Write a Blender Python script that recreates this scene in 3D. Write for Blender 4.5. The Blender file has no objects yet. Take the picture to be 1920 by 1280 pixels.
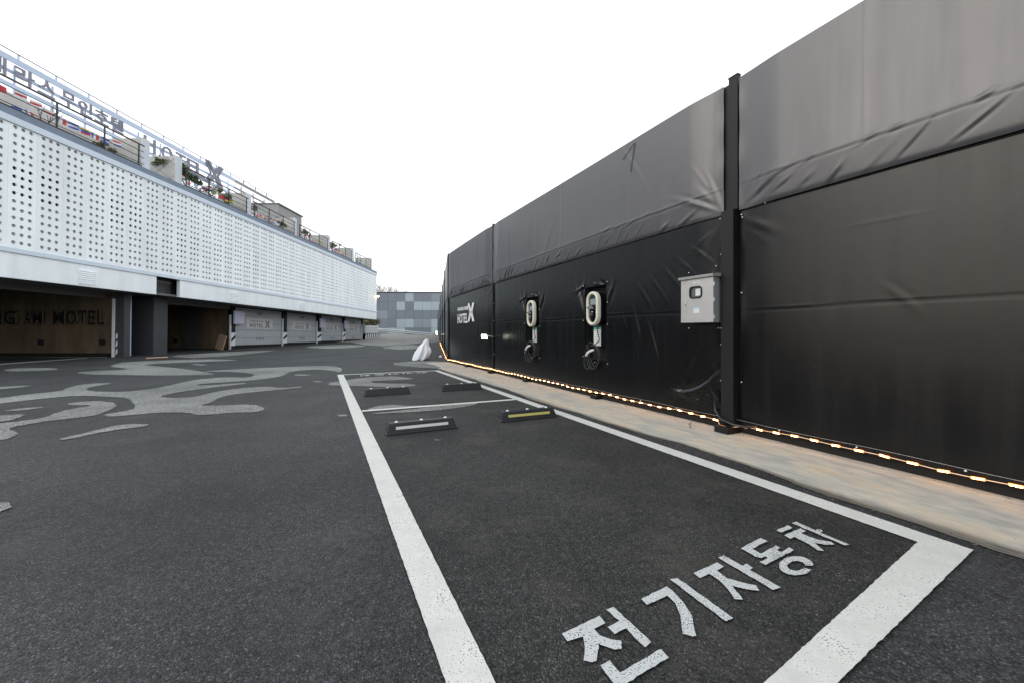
import bpy, bmesh, math, random
import numpy as np
from mathutils import Vector, Matrix
from mathutils.geometry import tessellate_polygon
random.seed(7)
SC = bpy.context.scene
COL = SC.collection
R = math.radians

# ------------------------------------------------------------------ camera
cd = bpy.data.cameras.new('camera'); cam = bpy.data.objects.new('camera', cd); COL.objects.link(cam)
CAM_H = 1.10
cam.location = (0, 0, CAM_H); cam.rotation_euler = (R(90), 0, 0)
cd.lens = 14.0; cd.sensor_width = 36; cd.shift_y = -20/1920; cd.clip_start = .05; cd.clip_end = 1500
SC.camera = cam
# ------------------------------------------------------------------ sky and sun
SUN_EL, SUN_AZ = 30, 258          # azimuth measured from +Y clockwise: low on the left
w = bpy.data.worlds.new('World'); SC.world = w; w.use_nodes = True
nt = w.node_tree; nt.nodes.clear()
out = nt.nodes.new('ShaderNodeOutputWorld')
sky = nt.nodes.new('ShaderNodeTexSky'); sky.sky_type = 'NISHITA'; sky.sun_disc = False
sky.sun_elevation = R(SUN_EL); sky.sun_rotation = R(SUN_AZ); sky.dust_density = 2.0; sky.air_density = 1.0
b1 = nt.nodes.new('ShaderNodeBackground'); b1.inputs['Strength'].default_value = .05
b2 = nt.nodes.new('ShaderNodeBackground'); b2.inputs['Color'].default_value = (.95, .99, 1.03, 1); b2.inputs['Strength'].default_value = 1.10
tg = nt.nodes.new('ShaderNodeTexCoord'); sx = nt.nodes.new('ShaderNodeSeparateXYZ'); nt.links.new(tg.outputs['Generated'], sx.inputs[0])
rp = nt.nodes.new('ShaderNodeValToRGB'); nt.links.new(sx.outputs[2], rp.inputs[0])      # overcast veil: white low down, faintly cyan overhead
rp.color_ramp.elements[0].position = .0; rp.color_ramp.elements[0].color = (1, .99, .985, 1)
rp.color_ramp.elements[1].position = .62; rp.color_ramp.elements[1].color = (.87, .965, .985, 1)
e_ = rp.color_ramp.elements.new(.42); e_.color = (.98, .99, 1, 1)
nt.links.new(rp.outputs[0], b2.inputs[0])
ad = nt.nodes.new('ShaderNodeAddShader')
nt.links.new(sky.outputs[0], b1.inputs[0]); nt.links.new(b1.outputs[0], ad.inputs[0]); nt.links.new(b2.outputs[0], ad.inputs[1])
nt.links.new(ad.outputs[0], out.inputs[0])
sl = bpy.data.lights.new('sun', 'SUN'); sl.energy = .5; sl.angle = R(32); sl.color = (1, .89, .82)
so = bpy.data.objects.new('sun', sl); COL.objects.link(so)
so.rotation_euler = (R(90-SUN_EL), 0, R(180-SUN_AZ))
so.rotation_euler = Vector((-math.sin(R(SUN_AZ))*math.cos(R(SUN_EL)), -math.cos(R(SUN_AZ))*math.cos(R(SUN_EL)), -math.sin(R(SUN_EL)))).to_track_quat('-Z', 'Y').to_euler()
vs = SC.view_settings; vs.view_transform = 'Standard'; vs.look = 'None'; vs.gamma = 1; vs.exposure = 0.28; vs.use_curve_mapping = False
SC.cycles.use_denoising = True
SC.cycles.max_bounces = 8

# ------------------------------------------------------------------ materials
def mat(name, col, rough=.6, metal=0, spec=.5, var=0, vscale=3, bump=0, bscale=60, emit=None, estr=0, stretch=None, alpha=None, col2=None, thr=None, rvar=0, world=False, orand=0):
    m = bpy.data.materials.new(name); m.use_nodes = True
    n = m.node_tree.nodes; l = m.node_tree.links; p = n['Principled BSDF']
    p.inputs['Base Color'].default_value = (*col, 1); p.inputs['Roughness'].default_value = rough
    p.inputs['Metallic'].default_value = metal; p.inputs['Specular IOR Level'].default_value = spec
    if emit: p.inputs['Emission Color'].default_value = (*emit, 1); p.inputs['Emission Strength'].default_value = estr
    tc = n.new('ShaderNodeTexCoord'); mp = n.new('ShaderNodeMapping'); l.new(tc.outputs['Object'], mp.inputs[0])
    if world: g_ = n.new('ShaderNodeNewGeometry'); l.new(g_.outputs['Position'], mp.inputs[0])
    if stretch: mp.inputs['Scale'].default_value = stretch
    if var or col2:
        no = n.new('ShaderNodeTexNoise'); no.inputs['Scale'].default_value = vscale; no.inputs['Detail'].default_value = 8; no.inputs['Roughness'].default_value = .62
        l.new(mp.outputs[0], no.inputs['Vector'])
        cr = n.new('ShaderNodeValToRGB'); l.new(no.outputs[0], cr.inputs[0])
        a, b = thr or (.3, .7)
        cr.color_ramp.elements[0].position = a; cr.color_ramp.elements[1].position = b
        if col2: c0, c1 = col, col2
        else: c0 = tuple(x*(1-var) for x in col); c1 = tuple(min(1, x*(1+var)) for x in col)
        cr.color_ramp.elements[0].color = (*c0, 1); cr.color_ramp.elements[1].color = (*c1, 1)
        l.new(cr.outputs[0], p.inputs['Base Color'])
        if orand:
            oi = n.new('ShaderNodeObjectInfo'); mr_ = n.new('ShaderNodeMapRange'); l.new(oi.outputs['Random'], mr_.inputs[0]); mr_.inputs[3].default_value = 1-orand; mr_.inputs[4].default_value = 1+orand*.3
            mm = n.new('ShaderNodeMix'); mm.data_type = 'RGBA'; mm.blend_type = 'MULTIPLY'; mm.inputs[0].default_value = 1; l.new(cr.outputs[0], mm.inputs[6]); l.new(mr_.outputs[0], mm.inputs[7]); l.new(mm.outputs[2], p.inputs['Base Color'])
        if rvar:
            mr = n.new('ShaderNodeMapRange'); l.new(no.outputs[0], mr.inputs[0]); mr.inputs[3].default_value = rough-rvar; mr.inputs[4].default_value = rough+rvar
            l.new(mr.outputs[0], p.inputs['Roughness'])
    if bump:
        nb = n.new('ShaderNodeTexNoise'); nb.inputs['Scale'].default_value = bscale; nb.inputs['Detail'].default_value = 5
        l.new(mp.outputs[0], nb.inputs['Vector'])
        bp = n.new('ShaderNodeBump'); bp.inputs['Strength'].default_value = bump; bp.inputs['Distance'].default_value = .01
        l.new(nb.outputs[0], bp.inputs['Height']); l.new(bp.outputs[0], p.inputs['Normal'])
    return m

def asphalt_mat(name, base, tint, bay=False, lighter=0):
    """aggregate asphalt: stones by voronoi, tar between, big soft stains"""
    m = bpy.data.materials.new(name); m.use_nodes = True
    n = m.node_tree.nodes; l = m.node_tree.links; p = n['Principled BSDF']
    tc = n.new('ShaderNodeTexCoord')
    v = n.new('ShaderNodeTexVoronoi'); v.inputs['Scale'].default_value = 175; l.new(tc.outputs['Object'], v.inputs['Vector'])
    sp = n.new('ShaderNodeSeparateColor'); l.new(v.outputs['Color'], sp.inputs[0])
    cr = n.new('ShaderNodeValToRGB'); l.new(sp.outputs[0], cr.inputs[0])
    e = cr.color_ramp.elements
    e[0].position = 0; e[0].color = (*[base*.35*t for t in tint], 1)
    e[1].position = .78; e[1].color = (*[base*1.4*t for t in tint], 1)
    x = e.new(.96); x.color = (*[base*2.3*t for t in tint], 1)
    x = e.new(.995); x.color = (*[base*4*t for t in tint], 1)
    n1 = n.new('ShaderNodeTexNoise'); n1.inputs['Scale'].default_value = .55; n1.inputs['Detail'].default_value = 7; n1.inputs['Roughness'].default_value = .6
    l.new(tc.outputs['Object'], n1.inputs['Vector'])
    r1 = n.new('ShaderNodeMapRange'); l.new(n1.outputs[0], r1.inputs[0]); r1.inputs[1].default_value = .3; r1.inputs[2].default_value = .7
    r1.inputs[3].default_value = .62; r1.inputs[4].default_value = 1.5
    mul = n.new('ShaderNodeMix'); mul.data_type = 'RGBA'; mul.blend_type = 'MULTIPLY'; mul.inputs[0].default_value = 1
    l.new(cr.outputs[0], mul.inputs[6]); l.new(r1.outputs[0], mul.inputs[7])
    n4 = n.new('ShaderNodeTexNoise'); n4.inputs['Scale'].default_value = 24; n4.inputs['Detail'].default_value = 8; n4.inputs['Roughness'].default_value = .75
    l.new(tc.outputs['Object'], n4.inputs['Vector'])
    r4 = n.new('ShaderNodeMapRange'); l.new(n4.outputs[0], r4.inputs[0]); r4.inputs[1].default_value = .32; r4.inputs[2].default_value = .68; r4.inputs[3].default_value = .55; r4.inputs[4].default_value = 1.5
    mul4 = n.new('ShaderNodeMix'); mul4.data_type = 'RGBA'; mul4.blend_type = 'MULTIPLY'; mul4.inputs[0].default_value = 1
    l.new(mul.outputs[2], mul4.inputs[6]); l.new(r4.outputs[0], mul4.inputs[7]); mul = mul4
    # dusty brownish scuffs
    n2 = n.new('ShaderNodeTexNoise'); n2.inputs['Scale'].default_value = 1.7; n2.inputs['Detail'].default_value = 9; n2.inputs['Roughness'].default_value = .7
    l.new(tc.outputs['Object'], n2.inputs['Vector'])
    r2 = n.new('ShaderNodeMapRange'); l.new(n2.outputs[0], r2.inputs[0]); r2.inputs[1].default_value = .50; r2.inputs[2].default_value = .72; r2.inputs[3].default_value = 0; r2.inputs[4].default_value = .42 if bay else .3
    mx = n.new('ShaderNodeMix'); mx.data_type = 'RGBA'; l.new(r2.outputs[0], mx.inputs[0]); l.new(mul.outputs[2], mx.inputs[6])
    mx.inputs[7].default_value = (.105, .088, .075, 1) if bay else (.10, .10, .10, 1)
    l.new(mx.outputs[2], p.inputs['Base Color'])
    p.inputs['Roughness'].default_value = .72; p.inputs['Specular IOR Level'].default_value = .28
    n3 = n.new('ShaderNodeTexNoise'); n3.inputs['Scale'].default_value = 150; n3.inputs['Detail'].default_value = 3; l.new(tc.outputs['Object'], n3.inputs['Vector'])
    sm = n.new('ShaderNodeMath'); sm.operation = 'SUBTRACT'; l.new(n3.outputs[0], sm.inputs[0]); l.new(v.outputs['Distance'], sm.inputs[1])
    bp = n.new('ShaderNodeBump'); bp.inputs['Strength'].default_value = .75; bp.inputs['Distance'].default_value = .006
    l.new(sm.outputs[0], bp.inputs['Height']); l.new(bp.outputs[0], p.inputs['Normal'])
    return m

def paint_mat(name, col, wear, under=(.05, .05, .052), scale=170):
    """road paint worn through to the stones under it"""
    m = bpy.data.materials.new(name); m.use_nodes = True
    n = m.node_tree.nodes; l = m.node_tree.links; p = n['Principled BSDF']
    tc = n.new('ShaderNodeTexCoord')
    v = n.new('ShaderNodeTexVoronoi'); v.inputs['Scale'].default_value = scale; l.new(tc.outputs['Object'], v.inputs['Vector'])
    nn = n.new('ShaderNodeTexNoise'); nn.inputs['Scale'].default_value = 5; nn.inputs['Detail'].default_value = 8; nn.inputs['Roughness'].default_value = .75
    l.new(tc.outputs['Object'], nn.inputs['Vector'])
    nf = n.new('ShaderNodeTexNoise'); nf.inputs['Scale'].default_value = 165; nf.inputs['Detail'].default_value = 3; l.new(tc.outputs['Object'], nf.inputs['Vector'])
    a = n.new('ShaderNodeMath'); a.operation = 'MULTIPLY_ADD'; l.new(nn.outputs[0], a.inputs[0]); a.inputs[1].default_value = .55; l.new(nf.outputs[0], a.inputs[2])
    r = n.new('ShaderNodeMapRange'); l.new(a.outputs[0], r.inputs[0]); r.inputs[1].default_value = 1.02-wear; r.inputs[2].default_value = 1.10-wear
    r.inputs[3].default_value = 0; r.inputs[4].default_value = 1
    c1 = n.new('ShaderNodeValToRGB'); l.new(nn.outputs[0], c1.inputs[0])
    c1.color_ramp.elements[0].position = .3; c1.color_ramp.elements[0].color = (*[c*.78 for c in col], 1)
    c1.color_ramp.elements[1].position = .62; c1.color_ramp.elements[1].color = (*col, 1)
    mx = n.new('ShaderNodeMix'); mx.data_type = 'RGBA'; l.new(r.outputs[0], mx.inputs[0]); l.new(c1.outputs[0], mx.inputs[6]); mx.inputs[7].default_value = (*under, 1)
    l.new(mx.outputs[2], p.inputs['Base Color']); p.inputs['Roughness'].default_value = .7
    bp = n.new('ShaderNodeBump'); bp.inputs['Strength'].default_value = .5; bp.inputs['Distance'].default_value = .004
    l.new(nf.outputs[0], bp.inputs['Height']); l.new(bp.outputs[0], p.inputs['Normal'])
    return m

def concrete_strip_mat():
    m = bpy.data.materials.new('stained_concrete'); m.use_nodes = True
    n = m.node_tree.nodes; l = m.node_tree.links; p = n['Principled BSDF']
    tc = n.new('ShaderNodeTexCoord'); mp = n.new('ShaderNodeMapping'); l.new(tc.outputs['Object'], mp.inputs[0]); mp.inputs['Scale'].default_value = (.6, 1.35, 1)
    def noise(sc, det=8, src=mp):
        x = n.new('ShaderNodeTexNoise'); x.inputs['Scale'].default_value = sc; x.inputs['Detail'].default_value = det; x.inputs['Roughness'].default_value = .68; l.new(src.outputs[0], x.inputs['Vector']); return x
    a = noise(2.2); c = n.new('ShaderNodeValToRGB'); l.new(a.outputs[0], c.inputs[0]); e = c.color_ramp.elements
    e[0].position = .32; e[0].color = (.33, .315, .29, 1); e[1].position = .48; e[1].color = (.46, .42, .365, 1)
    x = e.new(.56); x.color = (.52, .44, .345, 1); x = e.new(.72); x.color = (.54, .40, .27, 1)
    b = noise(9); r = n.new('ShaderNodeMapRange'); l.new(b.outputs[0], r.inputs[0]); r.inputs[1].default_value = .3; r.inputs[2].default_value = .7; r.inputs[3].default_value = .82; r.inputs[4].default_value = 1.12
    mu = n.new('ShaderNodeMix'); mu.data_type = 'RGBA'; mu.blend_type = 'MULTIPLY'; mu.inputs[0].default_value = 1; l.new(c.outputs[0], mu.inputs[6]); l.new(r.outputs[0], mu.inputs[7])
    # dirt creeping in from the asphalt side (object y runs away from the fence)
    se = n.new('ShaderNodeSeparateXYZ'); l.new(tc.outputs['Object'], se.inputs[0])
    d = noise(3, 8, tc)
    ma = n.new('ShaderNodeMath'); ma.operation = 'MULTIPLY_ADD'; l.new(d.outputs[0], ma.inputs[0]); ma.inputs[1].default_value = .5; l.new(se.outputs[1], ma.inputs[2])
    r2 = n.new('ShaderNodeMapRange'); l.new(ma.outputs[0], r2.inputs[0]); r2.inputs[1].default_value = 1.09; r2.inputs[2].default_value = 1.24; r2.inputs[3].default_value = 0; r2.inputs[4].default_value = .92
    mx = n.new('ShaderNodeMix'); mx.data_type = 'RGBA'; l.new(r2.outputs[0], mx.inputs[0]); l.new(mu.outputs[2], mx.inputs[6]); mx.inputs[7].default_value = (.05, .042, .036, 1)
    l.new(mx.outputs[2], p.inputs['Base Color']); p.inputs['Roughness'].default_value = .8
    g = noise(160, 3, tc); bp = n.new('ShaderNodeBump'); bp.inputs['Strength'].default_value = .35; bp.inputs['Distance'].default_value = .005
    l.new(g.outputs[0], bp.inputs['Height']); l.new(bp.outputs[0], p.inputs['Normal'])
    return m

def vinyl_mat(name, col, rough, spec):
    m = bpy.data.materials.new(name); m.use_nodes = True
    n = m.node_tree.nodes; l = m.node_tree.links; p = n['Principled BSDF']
    tc = n.new('ShaderNodeTexCoord')
    no = n.new('ShaderNodeTexNoise'); no.inputs['Scale'].default_value = 1.1; no.inputs['Detail'].default_value = 9; no.inputs['Roughness'].default_value = .7; l.new(tc.outputs['Object'], no.inputs['Vector'])
    r = n.new('ShaderNodeMapRange'); l.new(no.outputs[0], r.inputs[0]); r.inputs[1].default_value = .3; r.inputs[2].default_value = .7; r.inputs[3].default_value = rough-.02; r.inputs[4].default_value = rough+.03
    l.new(r.outputs[0], p.inputs['Roughness'])
    mp = n.new('ShaderNodeMapping'); mp.inputs['Scale'].default_value = (7, 7, .5); l.new(tc.outputs['Object'], mp.inputs[0])
    st = n.new('ShaderNodeTexNoise'); st.inputs['Scale'].default_value = 1.3; st.inputs['Detail'].default_value = 7; l.new(mp.outputs[0], st.inputs['Vector'])
    rs2 = n.new('ShaderNodeMapRange'); l.new(st.outputs[0], rs2.inputs[0]); rs2.inputs[1].default_value = .35; rs2.inputs[2].default_value = .7; rs2.inputs[3].default_value = -.035; rs2.inputs[4].default_value = .045
    sa = n.new('ShaderNodeMath'); l.new(r.outputs[0], sa.inputs[0]); l.new(rs2.outputs[0], sa.inputs[1]); l.new(sa.outputs[0], p.inputs['Roughness'])
    c = n.new('ShaderNodeValToRGB'); l.new(st.outputs[0], c.inputs[0]); c.color_ramp.elements[0].color = (*[x*.8 for x in col], 1); c.color_ramp.elements[1].color = (*[x*1.25 for x in col], 1)
    l.new(c.outputs[0], p.inputs['Base Color']); p.inputs['Specular IOR Level'].default_value = spec
    # woven backing showing through and long scratches
    wv = n.new('ShaderNodeTexNoise'); wv.inputs['Scale'].default_value = 320; l.new(tc.outputs['Object'], wv.inputs['Vector'])
    sc = n.new('ShaderNodeTexNoise'); sc.inputs['Scale'].default_value = 2.2; sc.inputs['Detail'].default_value = 4; l.new(tc.outputs['Object'], sc.inputs['Vector'])
    a = n.new('ShaderNodeMath'); a.operation = 'MULTIPLY_ADD'; l.new(sc.outputs[0], a.inputs[0]); a.inputs[1].default_value = 8; l.new(wv.outputs[0], a.inputs[2])
    bp = n.new('ShaderNodeBump'); bp.inputs['Strength'].default_value = .25; bp.inputs['Distance'].default_value = .0011
    l.new(a.outputs[0], bp.inputs['Height']); l.new(bp.outputs[0], p.inputs['Normal'])
    return m

M = {}
M['asphalt'] = asphalt_mat('asphalt', .031, (1.0, .99, 1.04))
M['bay_asphalt'] = asphalt_mat('bay_asphalt', .0245, (1.04, 1.0, .97), bay=True)
M['patch'] = asphalt_mat('pale_asphalt', .165, (1.02, 1.0, .96))
M['paint'] = paint_mat('line_paint', (.62, .60, .565), .115)
M['paint_text'] = paint_mat('lettering_paint', (.54, .54, .54), .19, scale=120)
M['paint_thin'] = paint_mat('thin_paint', (.5, .49, .47), .22)
M['strip'] = concrete_strip_mat()
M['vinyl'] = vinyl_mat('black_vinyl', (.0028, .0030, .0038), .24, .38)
M['vinyl_up'] = vinyl_mat('sky_lit_black_vinyl', (.043, .043, .049), .36, .86)  # paler than the lower vinyl: sky brightness put into the base colour
M['vinyl_mark'] = mat('dark_smear', (.02, .018, .02), .5)
M['black'] = mat('black_steel', (.006, .006, .007), .55, spec=.3, var=.3)
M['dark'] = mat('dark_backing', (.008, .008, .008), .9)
M['rubber'] = mat('black_rubber', (.008, .0085, .010), .5, bump=.4, bscale=180, var=.4, vscale=8)
M['white'] = mat('white_cladding', (.85, .89, .90), .45, var=.10, vscale=1.6, world=True, stretch=(1, 1, .22), orand=.06)
M['white_trim'] = mat('pale_trim', (.62, .68, .76), .45, var=.04)
M['backing'] = mat('pale_backing', (.66, .66, .64), .8)
M['coping'] = mat('blue_grey_coping', (.17, .215, .28), .6, var=.12, vscale=3)
M['pale'] = mat('pale_render', (.62, .64, .68), .8, var=.05)
M['beige'] = mat('beige_concrete', (.52, .49, .46), .85, var=.12, vscale=2, bump=.2)
M['groove'] = mat('dark_joint', (.12, .11, .10), .9)  # dark scored lines crossing the divider wall
M['soffit'] = mat('grey_soffit', (.13, .125, .115), .7, var=.1)
M['wood'] = mat('brown_board', (.085, .062, .038), .6, col2=(.20, .145, .088), vscale=3.5, stretch=(1, .5, .18), thr=(.3, .75), bump=.15)
M['lit_side'] = mat('lit_letter_side', (.22, .18, .14), .4)  # paler than the letter fronts: side light painted into the colour
M['wood2'] = mat('grey_board', (.085, .082, .075), .6, var=.2, vscale=4, stretch=(1, 1, .3))
M['charcoal'] = mat('charcoal_render', (.05, .052, .058), .75, var=.15, vscale=3, bump=.3)
M['door'] = mat('grey_door', (.43, .45, .465), .45, var=.05, vscale=2, world=True, orand=.06)
M['plate'] = mat('pale_plate', (.58, .58, .57), .5)
M['ink'] = mat('dark_ink', (.03, .03, .035), .6)
M['ink2'] = mat('grey_ink', (.12, .12, .13), .6)
M['frame_blue'] = mat('pale_blue_steel', (.50, .57, .70), .4, var=.05)
M['frame_grey'] = mat('grey_steel', (.25, .25, .26), .5, var=.1)
M['letter'] = mat('letter_grey', (.20, .20, .24), .5)
M['rail'] = mat('railing_black', (.016, .014, .014), .45)
M['rail_top'] = mat('railing_brown', (.055, .035, .03), .35)
M['glass'] = mat('dark_glass', (.01, .012, .014), .12)
M['steel'] = mat('stainless', (.46, .46, .46), .42, metal=.6, var=.06, vscale=5)
M['steel_edge'] = mat('brushed_edge', (.6, .6, .58), .3, metal=.8)
M['cream'] = mat('cream_plastic', (.62, .60, .50), .35)
M['gloss'] = mat('gloss_black', (.008, .008, .01), .12)
M['screen'] = mat('grey_screen', (.22, .27, .30), .2)
M['paper'] = mat('laminated_paper', (.62, .64, .62), .3)
M['green'] = mat('green_header', (.03, .33, .20), .35)
M['conn'] = mat('pale_connector', (.6, .6, .62), .3)
M['cable'] = mat('cable', (.022, .022, .024), .4)
M['whitep'] = mat('white_plastic', (.85, .85, .87), .4, bump=.3, bscale=25)
M['screw'] = mat('screw_head', (.7, .72, .72), .3, metal=.3)
M['yellow'] = mat('yellow_tape', (.50, .44, .13), .4)
M['tape'] = mat('white_tape', (.55, .55, .55), .4)
M['sticker_b'] = mat('blue_sticker', (.35, .55, .75), .4)
M['sticker_o'] = mat('orange_sticker', (.75, .5, .35), .4)
M['stripe_w'] = mat('stripe_white', (.74, .74, .74), .5, var=.08, vscale=5)
M['board'] = mat('fibreboard', (.46, .32, .23), .7, var=.1, vscale=6)
M['led'] = mat('led', (1, .7, .4), .5, emit=(1, .50, .20), estr=24)
M['ledholder'] = mat('glow_holder', (.8, .45, .2), .4, emit=(1, .27, .04), estr=1.5)  # holder emits too, standing in for the halo round the LEDs
M['ledcable'] = mat('warm_light_rope', (.7, .5, .35), .4, emit=(1, .45, .18), estr=.22)
M['flood'] = mat('flood_lens', (1, 1, 1), .5, emit=(.93, 1, .80), estr=12)
M['warm'] = mat('warm_bulb', (1, .7, .4), .5, emit=(1, .48, .20), estr=60)
M['farD'] = mat('grey_panel', (.175, .20, .235), .5, bump=0, var=.04, orand=.08)
M['farM'] = mat('mid_grey_panel', (.25, .285, .32), .5, var=.04, orand=.08)
M['farL'] = mat('pale_grey_panel', (.36, .42, .45), .5, var=.04, orand=.08)
M['galv'] = mat('galvanised', (.42, .45, .47), .45, metal=.4, var=.1)
M['gravel'] = mat('rough_ground', (.19, .18, .165), .95, var=.35, vscale=1.5, bump=.9, bscale=18)
M['bark'] = mat('bark', (.09, .07, .055), .9)
M['twig'] = mat('reddish_twigs', (.14, .09, .07), .9)
M['leaf'] = mat('dull_leaf', (.07, .10, .035), .6, var=.4, vscale=6)
M['leaf2'] = mat('olive_leaf', (.14, .12, .05), .6, var=.4, vscale=6)
M['pot'] = mat('planter_grey', (.2, .2, .19), .8)
FL = {k: mat('flag_'+k, c, .7) for k, c in dict(red=(.62, .05, .06), blue=(.06, .12, .50), white=(.8, .8, .8), green=(.06, .36, .12), yellow=(.75, .60, .06), black=(.02, .02, .02), orange=(.75, .28, .06), sky=(.25, .45, .75), pink=(.7, .2, .35)).items()}

# ------------------------------------------------------------------ mesh helper
class MB:
    def __init__(s): s.v = []; s.f = []; s.mi = []; s.m = []
    def _m(s, m):
        if m not in s.m: s.m.append(m)
        return s.m.index(m)
    def add(s, vs, fs, m=None, mx=None):
        b = len(s.v); k = s._m(m) if m else 0
        for p in vs: s.v.append(tuple(mx @ Vector(p)) if mx else tuple(p))
        for f in fs: s.f.append([b+i for i in f]); s.mi.append(k)
        return s
    def box(s, a, b, m=None, mx=None):
        x0, x1 = sorted((a[0], b[0])); y0, y1 = sorted((a[1], b[1])); z0, z1 = sorted((a[2], b[2]))
        V = [(x0,y0,z0),(x1,y0,z0),(x1,y1,z0),(x0,y1,z0),(x0,y0,z1),(x1,y0,z1),(x1,y1,z1),(x0,y1,z1)]
        return s.add(V, [(0,3,2,1),(4,5,6,7),(0,1,5,4),(1,2,6,5),(2,3,7,6),(3,0,4,7)], m, mx)
    def tube(s, pts, r, n=6, m=None, mx=None, r2=None):
        pts = [Vector(p) for p in pts]; V = []; F = []; up0 = None
        for i, p in enumerate(pts):
            d = (pts[min(i+1, len(pts)-1)] - pts[max(i-1, 0)]).normalized()
            if up0 is None: up0 = Vector((0,0,1)) if abs(d.z) < .9 else Vector((1,0,0))
            a = d.cross(up0)
            if a.length < 1e-4: a = d.cross(Vector((0,1,0)))
            a.normalize(); b = a.cross(d).normalized(); up0 = b
            rr = r if r2 is None else r + (r2-r)*i/(len(pts)-1)
            for k in range(n):
                t = 2*math.pi*k/n; V.append(tuple(p + a*math.cos(t)*rr + b*math.sin(t)*rr))
        for i in range(len(pts)-1):
            for k in range(n):
                F.append((i*n+k, i*n+(k+1) % n, (i+1)*n+(k+1) % n, (i+1)*n+k))
        F.append(tuple(range(n))[::-1]); F.append(tuple((len(pts)-1)*n+k for k in range(n)))
        return s.add(V, F, m, mx)
    def prism(s, pts, y0, y1, m=None, mx=None):
        """outline in x,z extruded along y"""
        n = len(pts); V = [(p[0], y0, p[1]) for p in pts] + [(p[0], y1, p[1]) for p in pts]
        F = [tuple(range(n)), tuple(range(n, 2*n))[::-1]] + [(i, (i+1) % n, n+(i+1) % n, n+i) for i in range(n)]
        return s.add(V, F, m, mx)
    def build(s, name, m=None, parent=None, smooth=False, bevel=0, tri=False):
        me = bpy.data.meshes.new(name); me.from_pydata(s.v, [], s.f)
        ms = s.m if any(s.m) else [m]
        for x in (s.m or [m]): me.materials.append(x or m)
        if len(s.m) > 1: me.polygons.foreach_set('material_index', s.mi)
        bm = bmesh.new(); bm.from_mesh(me)
        bmesh.ops.recalc_face_normals(bm, faces=bm.faces)
        if tri: bmesh.ops.triangulate(bm, faces=[f for f in bm.faces if len(f.verts) > 4])
        bm.to_mesh(me); bm.free()
        if smooth: me.polygons.foreach_set('use_smooth', [True]*len(me.polygons))
        o = bpy.data.objects.new(name, me); COL.objects.link(o); o.parent = parent
        if bevel:
            b = o.modifiers.new('bevel', 'BEVEL'); b.width = bevel; b.segments = 2; b.limit_method = 'ANGLE'
        return o

def tag(o, label=None, cat=None, group=None, kind=None):
    if label: o['label'] = label
    if cat: o['category'] = cat
    if group: o['group'] = group
    if kind: o['kind'] = kind
    return o
def empty(name, mw=None, loc=None, rz=0):
    o = bpy.data.objects.new(name, None); COL.objects.link(o); o.empty_display_size = .2
    if mw is not None: o.matrix_world = mw
    if loc is not None: o.location = loc; o.rotation_euler = (0, 0, rz)
    return o
def share(o, name, parent=None, loc=(0, 0, 0), rot=None):
    c = o.copy(); COL.objects.link(c); c.name = name; c.parent = parent or o.parent; c.location = loc
    if rot: c.rotation_euler = rot
    return c
def box(name, a, b, m, parent=None, bevel=0): return MB().box(a, b).build(name, m, parent, bevel=bevel)

def text_geo(body, offset=.0, spacing=1.0):
    """flat lettering outline as triangles, normalised to start at 0,0 with height 1 = digit/capital height"""
    c = bpy.data.curves.new('t', 'FONT'); c.body = body; c.offset = offset; c.resolution_u = 3; c.space_character = spacing; c.fill_mode = 'FRONT'
    o = bpy.data.objects.new('t', c); COL.objects.link(o)
    dg = bpy.context.evaluated_depsgraph_get(); dg.update()
    me = o.evaluated_get(dg).to_mesh()
    V = [v.co.copy() for v in me.vertices]; F = [tuple(p.vertices) for p in me.polygons]
    E = {}
    for f in F:
        for i in range(len(f)):
            k = (f[i], f[(i+1) % len(f)]); E[k] = E.get(k, 0)+1
    rim = [k for k in E if (k[1], k[0]) not in E]
    bpy.data.objects.remove(o); bpy.data.curves.remove(c)
    x0 = min(v.x for v in V); x1 = max(v.x for v in V); y0 = min(v.y for v in V); y1 = max(v.y for v in V)
    return [((v.x-x0)/(x1-x0), (v.y-y0)/(y1-y0)) for v in V], F, rim
def put_text(mb, body, org, ux, uz, depth, m=None, offset=.0, spacing=1.0, side=None):
    """org: lower-left corner, ux/uz: full width and height vectors, depth: thickness vector towards the reader"""
    V, F, rim = text_geo(body, offset, spacing)
    org, ux, uz, dp = Vector(org), Vector(ux), Vector(uz), Vector(depth)
    n = len(V)
    A = [tuple(org + ux*x + uz*y + dp) for x, y in V]; B = [tuple(org + ux*x + uz*y) for x, y in V]
    if side is None: mb.add(A+B, F + [tuple(i+n for i in f[::-1]) for f in F] + [(b, a, a+n, b+n) for a, b in rim], m)
    else:
        mb.add(A, F, m); mb.add(A+B, [(b, a, a+n, b+n) for a, b in rim], side)
def put_logo(mb, org, ux, uz, depth, m=None, t=.085):
    """the X emblem drawn with doubled strokes"""
    org, ux, uz, dp = Vector(org), Vector(ux), Vector(uz), Vector(depth)
    k = 0
    for pts in ([(0,1),(.30,.5),(0,0)], [(1,1),(.70,.5),(1,0)], [(.20,1),(.50,.56),(.80,1)], [(.20,0),(.50,.44),(.80,0)], [(.36,1),(.5,.76),(.64,1)][:0] or [(.10,1),(.90,0)], [(.90,1),(.10,0)]):
        for (a, b), (c, d) in zip(pts, pts[1:]):
            k += 1
            L = math.hypot(c-a, d-b); nx, ny = (d-b)/L*t/2, -(c-a)/L*t/2
            q = [(a-nx, b-ny), (c-nx, d-ny), (c+nx, d+ny), (a+nx, b+ny)]
            dd = dp*(1+.12*k)
            A = [tuple(org+ux*x+uz*y+dd) for x, y in q]; B = [tuple(org+ux*x+uz*y) for x, y in q]
            mb.add(A+B, [(0,1,2,3),(7,6,5,4),(0,4,5,1),(1,5,6,2),(2,6,7,3),(3,7,4,0)], m)

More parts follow.
